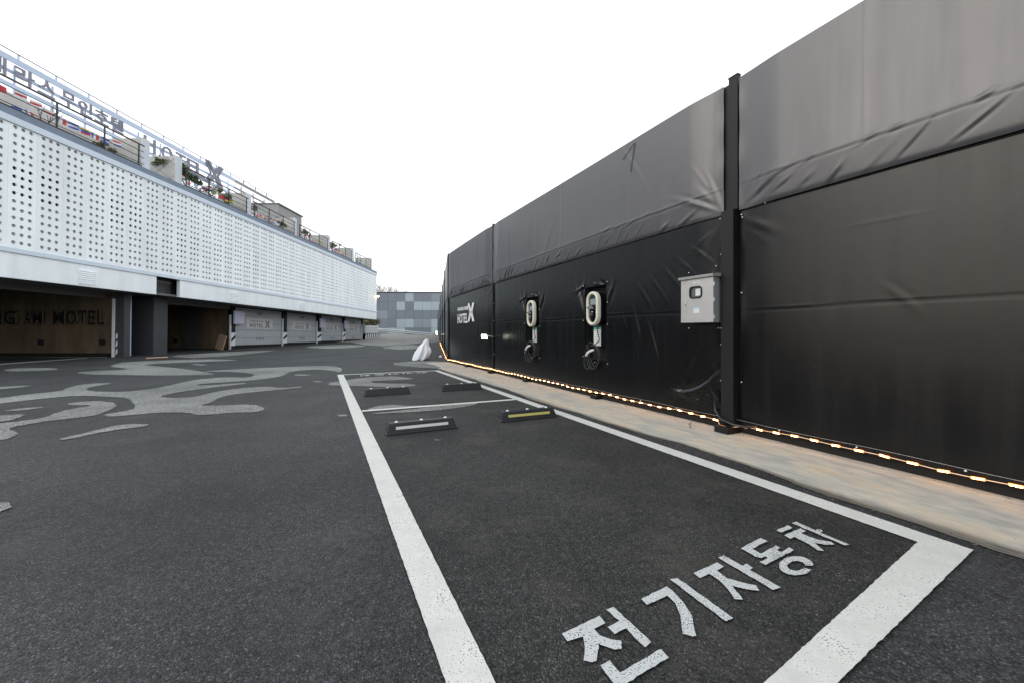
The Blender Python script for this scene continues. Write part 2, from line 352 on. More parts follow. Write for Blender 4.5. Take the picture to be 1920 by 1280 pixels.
def gp(x, y):
    """a spot on the ground plane measured off the photograph"""
    Z = CAM_H*746.67/(y-620); return ((x-960)/746.67*Z, Z)

# =================================================================== ground
def sheet(name, pts, z, m, jit=0, step=.05, kind='structure', parent=None, seed=1, smooth=0):
    rnd = random.Random(seed); P = []
    pts = [tuple(p) for p in pts]
    for _ in range(smooth):
        q = []
        for i in range(len(pts)):
            a = pts[i]; b = pts[(i+1) % len(pts)]
            q += [(a[0]*.75+b[0]*.25, a[1]*.75+b[1]*.25), (a[0]*.25+b[0]*.75, a[1]*.25+b[1]*.75)]
        pts = q
    for i in range(len(pts)):
        a = Vector(pts[i]); b = Vector(pts[(i+1) % len(pts)]); n = max(1, min(400, int((b-a).length/step))) if jit else 1
        for k in range(n):
            p = a.lerp(b, k/n); P.append((p.x+rnd.uniform(-jit, jit), p.y+rnd.uniform(-jit, jit), z))
    tris = tessellate_polygon([[Vector(p) for p in P]])
    me = bpy.data.meshes.new(name); me.from_pydata(P, [], [tuple(t) for t in tris]); me.materials.append(m)
    bm = bmesh.new(); bm.from_mesh(me)
    for f in bm.faces:
        if f.normal.z < 0: f.normal_flip()
    bm.to_mesh(me); bm.free()
    o = bpy.data.objects.new(name, me); COL.objects.link(o); o.parent = parent
    if kind: o['kind'] = kind
    return o

sheet('ground', [(-300, -200), (300, -200), (300, 500), (-300, 500)], 0, M['asphalt'])
U = Vector((-.4341, .9009)); N = Vector((.9009, .4341))          # along the fence, towards the fence
def SD(s, d): return tuple(U*s + N*d)
sheet('parking_bay_asphalt', [SD(.72, .42), SD(.88, 2.86), SD(10.82, 2.88), SD(10.72, .45)], .003, M['bay_asphalt'])

Z4 = lambda L: [gp(x/3, 640+y/3) for x, y in L]
Z9 = lambda L: [gp(600+x/3.84, 680+y/3.84) for x, y in L]
patches = [
 Z4([(10,160),(100,148),(310,148),(330,158),(200,165),(60,168)]),
 Z4([(410,175),(530,165),(720,158),(700,150),(600,138),(720,112),(1150,98),(1385,105),(1200,112),(760,128),(950,145),(1070,158),(1200,180),(1200,188),(1000,190),(860,192),(700,188),(500,186)]),
 Z4([(1090,168),(1450,150),(1800,135),(1920,142),(1925,175),(1870,165),(1800,155),(1640,165),(1590,195),(1480,212),(1300,228),(1160,235),(1085,245),(1150,248),(1390,230),(1380,238),(1200,258),(1000,285),(890,308),(960,320),(1100,312),(1200,285),(1350,262),(1500,252),(1600,262),(1705,250),(1690,260),(1500,278),(1300,298),(1210,325),(1200,340),(1110,362),(1250,360),(1430,352),(1498,380),(1450,398),(1300,400),(1200,412),(1100,415),(1070,402),(930,398),(780,410),(620,425),(570,412),(700,395),(770,370),(740,340),(730,318),(560,308),(420,305),(300,315),(0,348),(-300,385),(-300,355),(0,320),(170,295),(340,280),(380,258),(480,238),(640,232),(600,240),(480,262),(500,280),(700,285),(870,265),(980,240),(1090,215),(1260,200),(1400,205),(1440,185),(1330,170)]),
 Z4([(360,352),(440,340),(560,333),(660,350),(640,375),(560,410),(480,425),(340,440),(200,458),(30,490),(110,512),(60,545),(0,558),(-200,590),(-200,480),(0,460),(120,450),(270,425),(300,405),(400,380),(540,357),(440,359)]),
 Z4([(310,555),(480,515),(680,465),(850,465),(800,480),(640,500),(480,530),(380,552)]),
 Z4([(20,390),(120,375),(270,366),(180,382),(60,392)]),
 Z4([(-100,425),(0,418),(155,408),(100,430),(60,445),(0,452),(-100,462)]),
 Z4([(-60,915),(0,908),(60,906),(85,928),(0,965),(-60,985)]),
 Z4([(-100,262),(0,255),(200,245),(120,258),(0,270),(-100,280)]),
 Z4([(1640,188),(1700,183),(1760,188),(1700,194)]), Z4([(1750,225),(1790,220),(1820,225),(1780,230)]), Z4([(1840,240),(1870,228),(1910,226),(1915,240),(1880,246)]),
 Z4([(1060,124),(1120,126),(1180,132),(1120,136)]),
 Z9([(110,378),(190,374),(208,380),(150,388)]),
 Z9([(820,556),(850,553),(875,558),(850,564)]),
 Z9([(50,155),(200,120),(400,100),(540,96),(670,112),(660,118),(540,125),(380,130),(360,140),(440,148),(560,150),(620,148),(705,160),(640,172),(480,175),(250,165),(100,165)]),
 Z9([(330,340),(380,322),(440,308),(520,303),(650,312),(760,305),(640,326),(480,338)]),
 Z9([(325,368),(600,343),(1000,293),(1120,283),(1140,297),(1050,318),(800,348),(500,364)]),
 [gp(650,640),gp(700,637),gp(820,640),gp(760,646),gp(700,650)], [gp(705,652),gp(760,646),gp(812,649),gp(760,656)],
 [gp(720,682),gp(790,676),gp(838,678),gp(845,690),gp(800,690)], [gp(560,650),gp(640,646),gp(700,648),gp(620,655)],
 [gp(300,668),gp(420,660),gp(520,656),gp(500,660),gp(380,672)],
]
for i, P in enumerate(patches):
    tagk = sheet('pale_asphalt_patch', P, .0065+.0001*i, M['patch'], jit=.013, step=.045, seed=i, smooth=1)

# painted bay: kept as separate lines so that they butt at the corners
LW = .15
sheet('painted_line', [SD(-.6, .345), SD(-.6, .485), SD(10.74, .525), SD(10.74, .385)], .0100, M['paint'], jit=.0015, step=.02, seed=31)
sheet('painted_line', [SD(.80, 2.785), SD(.80, 2.935), SD(10.74, 2.965), SD(10.74, 2.825)], .0102, M['paint'], jit=.0015, step=.02, seed=32)
sheet('painted_line', [SD(.60, .487), SD(.79, 2.937), SD(.945, 2.90), SD(.945, 2.783), SD(.775, 1.257), SD(.70, .487)], .0106, M['paint'], jit=.0015, step=.02, seed=33)
sheet('painted_line', [SD(10.742, .385), SD(10.742, 2.965), SD(10.86, 2.965), SD(10.86, .385)], .0098, M['paint'], jit=.003, step=.03, seed=34)
sheet('painted_line', [SD(5.74, .515), SD(5.66, 2.80), SD(5.76, 2.80), SD(5.84, .515)], .0104, M['paint'], jit=.0015, step=.02, seed=35)
sheet('painted_line', [gp(-60, 686), gp(164, 670.4), gp(164, 671.6), gp(-60, 688.2)], .0090, M['paint_thin'])
sheet('painted_line', [gp(-60, 668.4), gp(200, 669.2), gp(200, 670), gp(-60, 669.6)], .0080, M['paint_thin'])
# korean lettering for electric cars, traced stroke by stroke
T = lambda L: [gp(1020+x/3.2, 960+y/3.2) for x, y in L]
ring_o = [(1513+103*math.cos(a), 335+57*math.sin(a)) for a in [2*math.pi*i/40 for i in range(3, 41)]]
ring_i = [(1513+54*math.cos(a), 335+29*math.sin(a)) for a in [2*math.pi*i/40 for i in range(3, 41)]]
rot_ = lambda L, cx, cy, a: [(cx+(x-cx)*math.cos(a)-(y-cy)*math.sin(a), cy+(x-cx)*math.sin(a)+(y-cy)*math.cos(a)) for x, y in L]
strokes = [
 [(105,745),(330,638),(370,682),(300,714),(335,755),(400,782),(466,790),(468,838),(420,838),(335,812),(330,800),(318,912),(285,918),(240,905),(248,830),(232,762),(140,790)],
 [(375,600),(415,582),(645,795),(605,828),(492,712),(425,745),(380,705),(450,668)],
 [(335,940),(392,908),(455,982),(700,838),(750,888),(470,1062),(420,1050)],
 [(585,535),(735,458),(775,490),(840,560),(888,640),(910,755),(895,762),(830,745),(820,640),(785,560),(737,515),(620,572)],
 [(755,415),(800,408),(1133,650),(1090,672)],
 [(897,380),(1040,313),(1080,340),(1035,362),(1100,410),(1180,435),(1275,455),(1293,488),(1230,480),(1130,455),(1195,540),(1140,535),(1100,470),(1050,420),(992,384),(935,410)],
 [(1043,285),(1080,272),(1190,335),(1215,322),(1255,348),(1232,360),(1420,465),(1375,482)],
 [(1180,228),(1300,167),(1340,185),(1250,232),(1302,262),(1390,212),(1420,226),(1396,240),(1424,252),(1472,224),(1502,240),(1330,330),(1294,312),(1345,286),(1325,278),(1308,288),(1268,280)],
 rot_(ring_o + ring_i[::-1], 1513, 335, .0),
 [(1395,120),(1465,90),(1490,105),(1425,135)],
 [(1440,150),(1540,108),(1570,125),(1546,138),(1590,160),(1640,176),(1720,190),(1745,208),(1690,208),(1625,198),(1680,245),(1640,242),(1590,205),(1500,160),(1478,172)],
 [(1488,78),(1510,68),(1630,120),(1650,112),(1674,125),(1660,135),(1833,208),(1805,213)],
]
for far in (0, 1):
    mb = MB()
    for k, S in enumerate(strokes):
        P = [Vector(p) for p in T(S)]
        if far:
            Q = []
            for p in P:
                s_, d_ = p.dot(U), p.dot(N); Q.append(Vector(SD(11.58-s_, 3.33-d_)))
            P = Q
        rr = random.Random(k); J = []
        for i in range(len(P)):
            a, b = P[i], P[(i+1) % len(P)]; n = max(1, int((b-a).length/.02))
            for q in range(n):
                p = a.lerp(b, q/n); J.append(Vector((p.x+rr.uniform(-.002, .002), p.y+rr.uniform(-.002, .002), .0115+.0002*k)))
        tr = tessellate_polygon([J]); mb.add([tuple(p) for p in J], [tuple(t) for t in tr])
    o = mb.build('painted_lettering', M['paint_text']); o['kind'] = 'structure'
    for p in o.data.polygons: pass
    bm = bmesh.new(); bm.from_mesh(o.data)
    for f in bm.faces:
        if f.normal.z < 0: f.normal_flip()
    bm.to_mesh(o.data); bm.free()

# far rough ramp
V = []; F = []; nx, ny = 60, 24
for j in range(ny):
    for i in range(nx):
        x = -34+46*i/(nx-1); y = 36+30*j/(ny-1)
        h = .48*min(1, max(0, (y-38)/16))**1.3
        V.append((x, y, h + random.uniform(-.03, .03)*(1 if 0 < j < ny-1 else 0) - (.03 if j == 0 else 0)))
for j in range(ny-1):
    for i in range(nx-1): F.append((j*nx+i, j*nx+i+1, (j+1)*nx+i+1, (j+1)*nx+i))
tag(MB().add(V, F).build('ramp', M['gravel'], smooth=True), kind='structure')

# =================================================================== fence
FO = Vector((N.x*4.05, N.y*4.05, 0))
FM = Matrix.Translation(FO) @ Matrix(((U.x, -N.x, 0, 0), (U.y, -N.y, 0, 0), (0, 0, 1, 0), (0, 0, 0, 1)))
# local axes: x along the fence away from the camera, y out into the lot, z up

# concrete strip at its foot
V = []; F = []; n = 260
rnd = random.Random(3)
wav = [rnd.uniform(0, 6) for _ in range(6)]
for i in range(n):
    s = -5+18.6*i/(n-1)
    e = .95+.05*math.sin(s*1.3+wav[0])+.03*math.sin(s*3.1+wav[1])+.015*math.sin(s*7.7+wav[2])+rnd.uniform(-.008, .008) + .02*max(0, 4-s)*.5
    for y, z in ((-.14, .012), (.3, .012), (.7, .010), (e-.06, .0075), (e, .0055)): V.append((s, y, z+rnd.uniform(-.0004, .0004)))
for i in range(n-1):
    for k in range(4): F.append((i*5+k, i*5+k+1, i*5+5+k+1, i*5+5+k))
cs = MB().add(V, F).build('concrete_strip', M['strip'], smooth=True); cs.matrix_world = FM; tag(cs, kind='structure')

fence = empty('fabric_fence', FM)
tag(fence, 'tall black vinyl covered hoarding fence along the parking bays, with the chargers let into it', 'fence')
def hemz(s): return np.interp(s, [-5, 2.9, 9.5, 13.5], [2.34, 2.385, 2.31, 2.21])
def topz(s): return np.interp(s, [-5, 2.9, 9.5, 13.5], [3.80, 3.80, 3.82, 3.75])
def smoothn(x, y, seed, oct_=3):
    rs = np.random.RandomState(seed); r = 0
    for o in range(oct_):
        for _ in range(4):
            a = rs.uniform(0, 6.28); f = (1.7**o); ph = rs.uniform(0, 6.28)
            r = r + np.sin(f*(x*math.cos(a)+y*math.sin(a))+ph)/(1.7**o)/4
    return r
def wrinkles(S, Zr, L):
    E = np.zeros_like(S)
    for (s0, z0, ang, ln, wd, am) in L:
        c, sn = math.cos(ang), math.sin(ang)
        al = (S-s0)*c+(Zr-z0)*sn; pe = -(S-s0)*sn+(Zr-z0)*c + .03*al*al/ max(ln, .05)
        E += am*np.exp(-(pe/wd)**2)*np.exp(-(al/ln)**2)
        E -= .55*am*np.exp(-((pe-1.7*wd)/wd)**2)*np.exp(-(al/ln)**2)
    return E
def fabric(name, s0, s1, lo, hi, efun, m, step=.016, holes=()):
    ns = int((s1-s0)/step)+1; nz = int(1.0*(np.max(hi(np.array([s0, s1])))-np.min(lo(np.array([s0, s1]))))/step)+1
    s = np.linspace(s0, s1, ns); t = np.linspace(0, 1, nz)
    S, Tt = np.meshgrid(s, t); LO = lo(S); HI = hi(S); Zz = LO+(HI-LO)*Tt
    E = efun(S, Zz, Tt)
    co = np.stack([S, E, Zz], -1).reshape(-1, 3)
    idx = np.arange(ns*nz).reshape(nz, ns)
    q = np.stack([idx[:-1, :-1], idx[:-1, 1:], idx[1:, 1:], idx[1:, :-1]], -1).reshape(-1, 4)
    if holes:
        cs_ = (S[:-1, :-1]+step/2).ravel(); cz_ = (Zz[:-1, :-1]+step/2).ravel()
        keep = np.ones(len(q), bool)
        for (a, b, c, d) in holes: keep &= ~((cs_ > a) & (cs_ < b) & (cz_ > c) & (cz_ < d))
        q = q[keep]
    q = q[:, ::-1]
    me = bpy.data.meshes.new(name); me.vertices.add(len(co)); me.vertices.foreach_set('co', co.ravel())
    me.loops.add(len(q)*4); me.loops.foreach_set('vertex_index', q.ravel().astype(np.int32))
    me.polygons.add(len(q)); me.polygons.foreach_set('loop_start', (np.arange(len(q))*4).astype(np.int32)); me.polygons.foreach_set('use_smooth', np.ones(len(q), bool))
    me.update(calc_edges=True); me.validate(); me.materials.append(m)
    o = bpy.data.objects.new(name, me); COL.objects.link(o); o.parent = fence
    return o
CH = [(4.97, 5.53, .64, 1.82), (7.10, 7.68, .60, 1.81)]
SEG = [(-4.5, 2.775), (2.955, 9.465), (9.535, 13.5)]
for gi, (a, b) in enumerate(SEG):
    rs = random.Random(40+gi); WU = []; WL = []
    # wrinkles gathered along the hem of the upper sheet
    k = a+.1
    while k < b:
        hz = float(hemz(k))
        WU.append((k, hz+rs.uniform(.05, .16), R(rs.uniform(120, 155)), rs.uniform(.06, .20), rs.uniform(.009, .022), rs.uniform(.005, .018)*rs.choice([1, 1, .4])))
        if rs.random() < .6: WU.append((k+rs.uniform(-.1, .1), hz+.28+rs.uniform(-.02, .03), R(rs.uniform(150, 170)), rs.uniform(.04, .10), .012, rs.uniform(.004, .009)))
        k += rs.uniform(.14, .42)
    for _ in range(int((b-a)*1.2)):
        WU.append((rs.uniform(a, b), rs.uniform(2.7, 3.7), R(rs.uniform(50, 130)), rs.uniform(.2, .6), rs.uniform(.03, .08), rs.uniform(.001, .0045)))
    # pull folds at both ends
    for e0, sg in ((a, 1), (b, -1)):
        for j in range(7):
            an = R(rs.uniform(18, 72)); ln = rs.uniform(.12, .34)
            WU.append((e0+sg*math.cos(an)*.28, float(hemz(e0))+.02+math.sin(an)*.28, an if sg > 0 else math.pi-an, ln, rs.uniform(.014, .035), rs.uniform(.002, .009)))
            WL.append((e0+sg*math.cos(an)*.22, float(hemz(e0))-.06-math.sin(an)*.25, -an if sg > 0 else math.pi+an, ln*.8, rs.uniform(.02, .05), rs.uniform(.0005, .003)))
    for _ in range(int((b-a)*1.5)):
        WL.append((rs.uniform(a, b), rs.uniform(.3, 2.1), R(rs.uniform(40, 140)), rs.uniform(.1, .45), rs.uniform(.02, .06), rs.uniform(.0008, .004)))
    if gi == 1:
        for (h0, h1, z0, z1) in CH:
            for (sx, sz, an) in ((h0, z1, 40), (h1, z1, 150), (h1, z1, 120), (h1, z1, 165), (h0, z0, -35), (h0, z1, 20)):
                sg = 1 if sx == h0 else 1
                WL.append((sx+.14*math.cos(R(an))*( -1 if sx == h0 else 1)*-1, sz+.0, R(an), .15, .022, .010))
            WL.append((h1+.14, z1-.18, R(72), .22, .03, .020)); WL.append((h0-.10, z1-.12, R(115), .14, .03, .016))
            WL.append((h0-.4, 1.22, R(70), .12, .02, .004))
        for q in range(5): WL.append((3.25+.23*q, 2.0-.10*q, R(38+4*q), .22, .022, .0035))
        for q in range(7): WL.append((3.1+.06*q, .55-.04*q, R(-60+12*q), .25, .025, .010))
        WL.append((3.55, .45, R(120), .3, .03, .012)); WL.append((4.3, 1.15, R(75), .25, .02, .005)); WL.append((4.0, .95, R(70), .3, .02, .005))
    def upE(S, Zz, Tt, WU=WU, gi=gi, a=a, b=b):
        H = hemz(S); e = .035+.014*smoothn(S*1.1, Zz*1.4, 5+gi)
        e += wrinkles(S, Zz, WU)
        e += .005*np.exp(-((Zz-H-.285)/.007)**2) - .004*np.exp(-((Zz-H-.265)/.010)**2)
        e += (.026+.007*np.sin(S*1.3+gi))*np.where(Zz-H < .28, np.clip((Zz-H)/.28, 0, 1)**.8, np.exp(-np.clip(Zz-H-.28, 0, 9)/.6))      # pocket hanging in to the hem
        e -= .008*np.exp(-((Zz-H)/.02)**2)
        k_ = np.round(S/1.37)*1.37; e += .0022*np.exp(-((S-k_-.3)/.012)**2)*np.clip((Zz-H-.2)/.3, 0, 1)
        e += .012*np.exp(-((S-a)/.05)**2)*np.sin(Zz*14)+.012*np.exp(-((S-b)/.05)**2)*np.sin(Zz*11)
        e += .004*np.exp(-((S-(a+b)/2)/.02)**2)
        edge = np.minimum(S-a, b-S); q_ = np.clip(edge/.45, 0, 1); e = e*(.25+.75*q_*q_*(3-2*q_))+.012
        return np.maximum(e, .004)
    def loE(S, Zz, Tt, WL=WL, gi=gi, a=a, b=b):
        H = hemz(S); e = .012+.007*smoothn(S*.9, Zz*1.1, 15+gi, 2)
        e += wrinkles(S, Zz, WL)
        z13 = 1.335+.012*np.sin(S*1.7)
        e += .0035*np.exp(-((Zz-z13)/.006)**2)*(.6+.4*np.sin(S*3)) - .0025*np.exp(-((Zz-z13+.016)/.010)**2)
        e += .0015*np.exp(-((Zz-1.95-.02*S)/.004)**2)
        e += .012*np.exp(-((S-a)/.06)**2)*np.sin(Zz*7)+.012*np.exp(-((S-b)/.06)**2)*np.sin(Zz*6)
        e += -.0*Zz
        edge = np.minimum(S-a, b-S); q_ = np.clip(edge/.35, 0, 1); e = e*(.3+.7*q_*q_*(3-2*q_))
        return np.maximum(e, -.004)
    if gi == 1:                                                    # a dark smear high on the sheet
        for (p0, p1, w0, w1) in (((4.30, 3.745), (4.385, 3.36), .018, .013), ((4.33, 3.735), (4.55, 3.60), .008, .011)):
            q = np.linspace(0, 1, 24); sS = p0[0]+(p1[0]-p0[0])*q; sZ = p0[1]+(p1[1]-p0[1])*q; dd = np.array([-(p1[1]-p0[1]), p1[0]-p0[0]]); dd = dd/np.hypot(*dd); ww = w0+(w1-w0)*q
            V = []
            for sg_ in (-1, 1):
                x_ = sS+sg_*dd[0]*ww; z_ = sZ+sg_*dd[1]*ww; V += [(float(i_), float(j_)+.003, float(k_)) for i_, j_, k_ in zip(x_, upE(x_, z_, 0), z_)]
            MB().add(V, [(i_, i_+1, 24+i_+1, 24+i_) for i_ in range(23)]).build('dark_smear', M['vinyl_mark'], fence)
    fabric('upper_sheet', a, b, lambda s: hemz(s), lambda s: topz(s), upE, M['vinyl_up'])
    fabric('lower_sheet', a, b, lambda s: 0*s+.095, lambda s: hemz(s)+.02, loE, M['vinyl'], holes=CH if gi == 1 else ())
    o = MB()
    for i in range(80):
        pass
    # rope stitched along the hem
    pts = [(a+(b-a)*i/60, .014+.002*math.sin(i), float(hemz(a+(b-a)*i/60))-.008) for i in range(61)]
    MB().tube(pts, .0045, 6).build('hem_rope', M['vinyl'], fence, smooth=True)
# frame behind the sheets, with the two pockets left open
bk = MB(); E0, E1 = -.16, -.025
def bkbox(s0, s1, z0, z1, y0=E0, y1=E1): bk.box((s0, y0, z0), (s1, y1, z1))
bkbox(-4.6, CH[0][0], .0, 3.76); bkbox(CH[0][1], CH[1][0], .0, 3.76); bkbox(CH[1][1], 13.5, .0, 3.72)
for h in CH: bkbox(h[0], h[1], 0, h[2]); bkbox(h[0], h[1], h[3], 3.76); bkbox(h[0], h[1], h[2], h[3], E0, E0+.02)
bk.build('backing_frame', M['dark'], fence)
def fpost(name, s0, s1, e0, e1, z0, z1): return box(name, (s0, e0, z0), (s1, e1, z1), M['black'], fence, bevel=.004)
fpost('post', 2.80, 2.945, -.02, .085, .10, 2.40)
fpost('post', 2.785, 2.89, -.02, .035, 2.40, 3.84)
fpost('post', 9.47, 9.53, -.02, .03, .0, 3.86)
fpost('post', 13.44, 13.56, -.16, .03, .0, 3.78)
box('post_cap', (2.782, -.02, 3.84), (2.895, .038, 3.85), M['black'], fence)
box('joint_cover', (2.86, -.028, 2.38), (2.975, .0, 3.80), M['black'], fence)
for s, e, h in ((2.86, .20, .085), (9.5, .14, .09), (7.6, .10, .07), (5.2, .10, .07), (11.5, .08, .06)):
    fpost('post_foot', s-.08, s+.08, -.02, e, .0, h)
# screws holding the sheets
sc0 = None
def screw(s, z, e=.022):
    global sc0
    if sc0 is None:
        sc0 = MB().tube([(0, -.004, 0), (0, .003, 0), (0, .0045, 0)], .008, 8, r2=.005).build('screw', M['screw'], fence, smooth=False); sc0.location = (s, e, z); return
    share(sc0, 'screw', fence, (s, e, z))
for h in CH:
    for s, z in ((h[0]-.03, h[3]+.04), ((h[0]+h[1])/2, h[3]+.05), (h[1]+.03, h[3]+.03), (h[0]-.04, h[3]-.28), (h[0]-.04, h[3]-.62), (h[1]+.03, h[3]-.55), (h[1]+.03, h[2]+.03), ((h[0]+h[1])/2, h[2]-.05), (h[0]-.04, h[2]-.05)): screw(s, z, .03)
for z in (.55, .95, 1.13, 1.95): screw(2.99, z); 
for z in (.56, 1.5, 2.33): screw(2.75, z)
for z in (.5, .95, 1.35, 1.8, 2.6, 3.4): screw(9.42, z, .03)
for s, z in ((3.42, 1.80), (3.05, 1.83), (3.42, 1.13), (3.02, 1.13), (3.0, 2.35), (2.74, 2.30), (2.5, 2.38)): screw(s, z)
for s in np.arange(.5, 13.4, .62): screw(float(s), .135, .03)
# printed name and emblem
mb = MB()
k0 = 12.33                     # left end as read from the lot
put_text(mb, 'HOTEL', (12.42, .028, 1.33), (-.98, 0, 0), (0, 0, .30), (0, .003, 0), offset=.02, spacing=1.06)
put_text(mb, '국내 최초·테라스·무인호텔', (12.42, .028, 1.72), (-1.0, 0, 0), (0, 0, .12), (0, .003, 0), offset=.03)
mb.build('printed_lettering', M['whitep'], fence)
mb = MB(); put_logo(mb, (11.40, .030, 1.37), (-.52, 0, 0), (0, 0, .54), (0, .0015, 0)); mb.build('printed_emblem', M['whitep'], fence)
# number one chalked on the upper sheet: a dark scuff
mb = MB(); mb.add([(4.49, .10, 3.40), (4.53, .10, 3.40), (4.49, .10, 3.66), (4.44, .10, 3.66)], [(0, 1, 2, 3)])
# torn flap and cable by the post foot
mb = MB(); mb.add([(3.02, .03, .30), (3.10, .06, .46), (2.97, .09, .36), (2.98, .03, .10), (3.01, .10, .30)], [(0, 1, 2), (0, 2, 3), (1, 4, 2), (4, 3, 2)])
mb.build('torn_flap', M['vinyl'], fence)

# second stretch beyond the corner
A2 = Vector((-2.25, 14.0)); B2 = Vector((-12.6, 67.6)); D2 = (B2-A2).normalized(); L2 = (B2-A2).length
F2 = Matrix.Translation((A2.x, A2.y, 0)) @ Matrix(((D2.x, -D2.y, 0, 0), (D2.y, D2.x, 0, 0), (0, 0, 1, 0), (0, 0, 0, 1)))
f2 = empty('fabric_fence', F2); tag(f2, 'far stretch of dark vinyl covered fence running on beyond the corner', 'fence')
ss = [0, 4.1, 9.7, 17, 27, 40, L2]
for i in range(6):
    a, b = ss[i]+.08, ss[i+1]
    box('lower_sheet', (a, -.06, .02), (b, .0, 2.3), M['vinyl'], f2)
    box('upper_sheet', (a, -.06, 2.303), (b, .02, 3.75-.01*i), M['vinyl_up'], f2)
    box('post', (b, -.08, 0), (b+.08, .05, 3.8), M['black'], f2)

# led string
led = empty('led_light_string', FM); tag(led, 'string of warm orange LED clusters strung along the foot of the black fence', 'string light')
def ledz(s): return .112+.006*math.sin(s*4.1)+.004*math.sin(s*9.3)-(.035*math.exp(-((s-2.86)/.14)**2))
def lede(s): return .045+.10*math.exp(-((s-2.87)/.10)**4)
pts = [(s, lede(s), ledz(s)) for s in np.arange(-4.4, 13.5, .04)]
MB().tube(pts, .0035, 6).build('cable', M['ledcable'], led, smooth=True)
MB().tube([(s, .032, .150+.004*math.sin(s*5)) for s in np.arange(-4.4, 13.5, .08)], .002, 5).build('support_wire', M['steel_edge'], led)
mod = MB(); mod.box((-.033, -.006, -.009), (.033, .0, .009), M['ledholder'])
for dx in (-.019, 0, .019): mod.box((dx-.0048, .0, -.0042), (dx+.0048, .0045, .0042), M['led'])
m0 = None
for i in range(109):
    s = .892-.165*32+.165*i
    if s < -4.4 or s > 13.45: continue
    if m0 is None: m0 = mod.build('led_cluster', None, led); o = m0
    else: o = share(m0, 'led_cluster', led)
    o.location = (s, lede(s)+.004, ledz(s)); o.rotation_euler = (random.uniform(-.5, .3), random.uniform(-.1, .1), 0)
led2 = empty('led_light_string', F2); tag(led2, 'far string of warm LED clusters beyond the fence corner', 'string light')
MB().tube([(s, .05, .12) for s in np.arange(0, 40, .5)], .004, 5).build('cable', M['ledcable'], led2)
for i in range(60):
    o = share(m0, 'led_cluster', led2, (.1+.33*i, .054, .12))

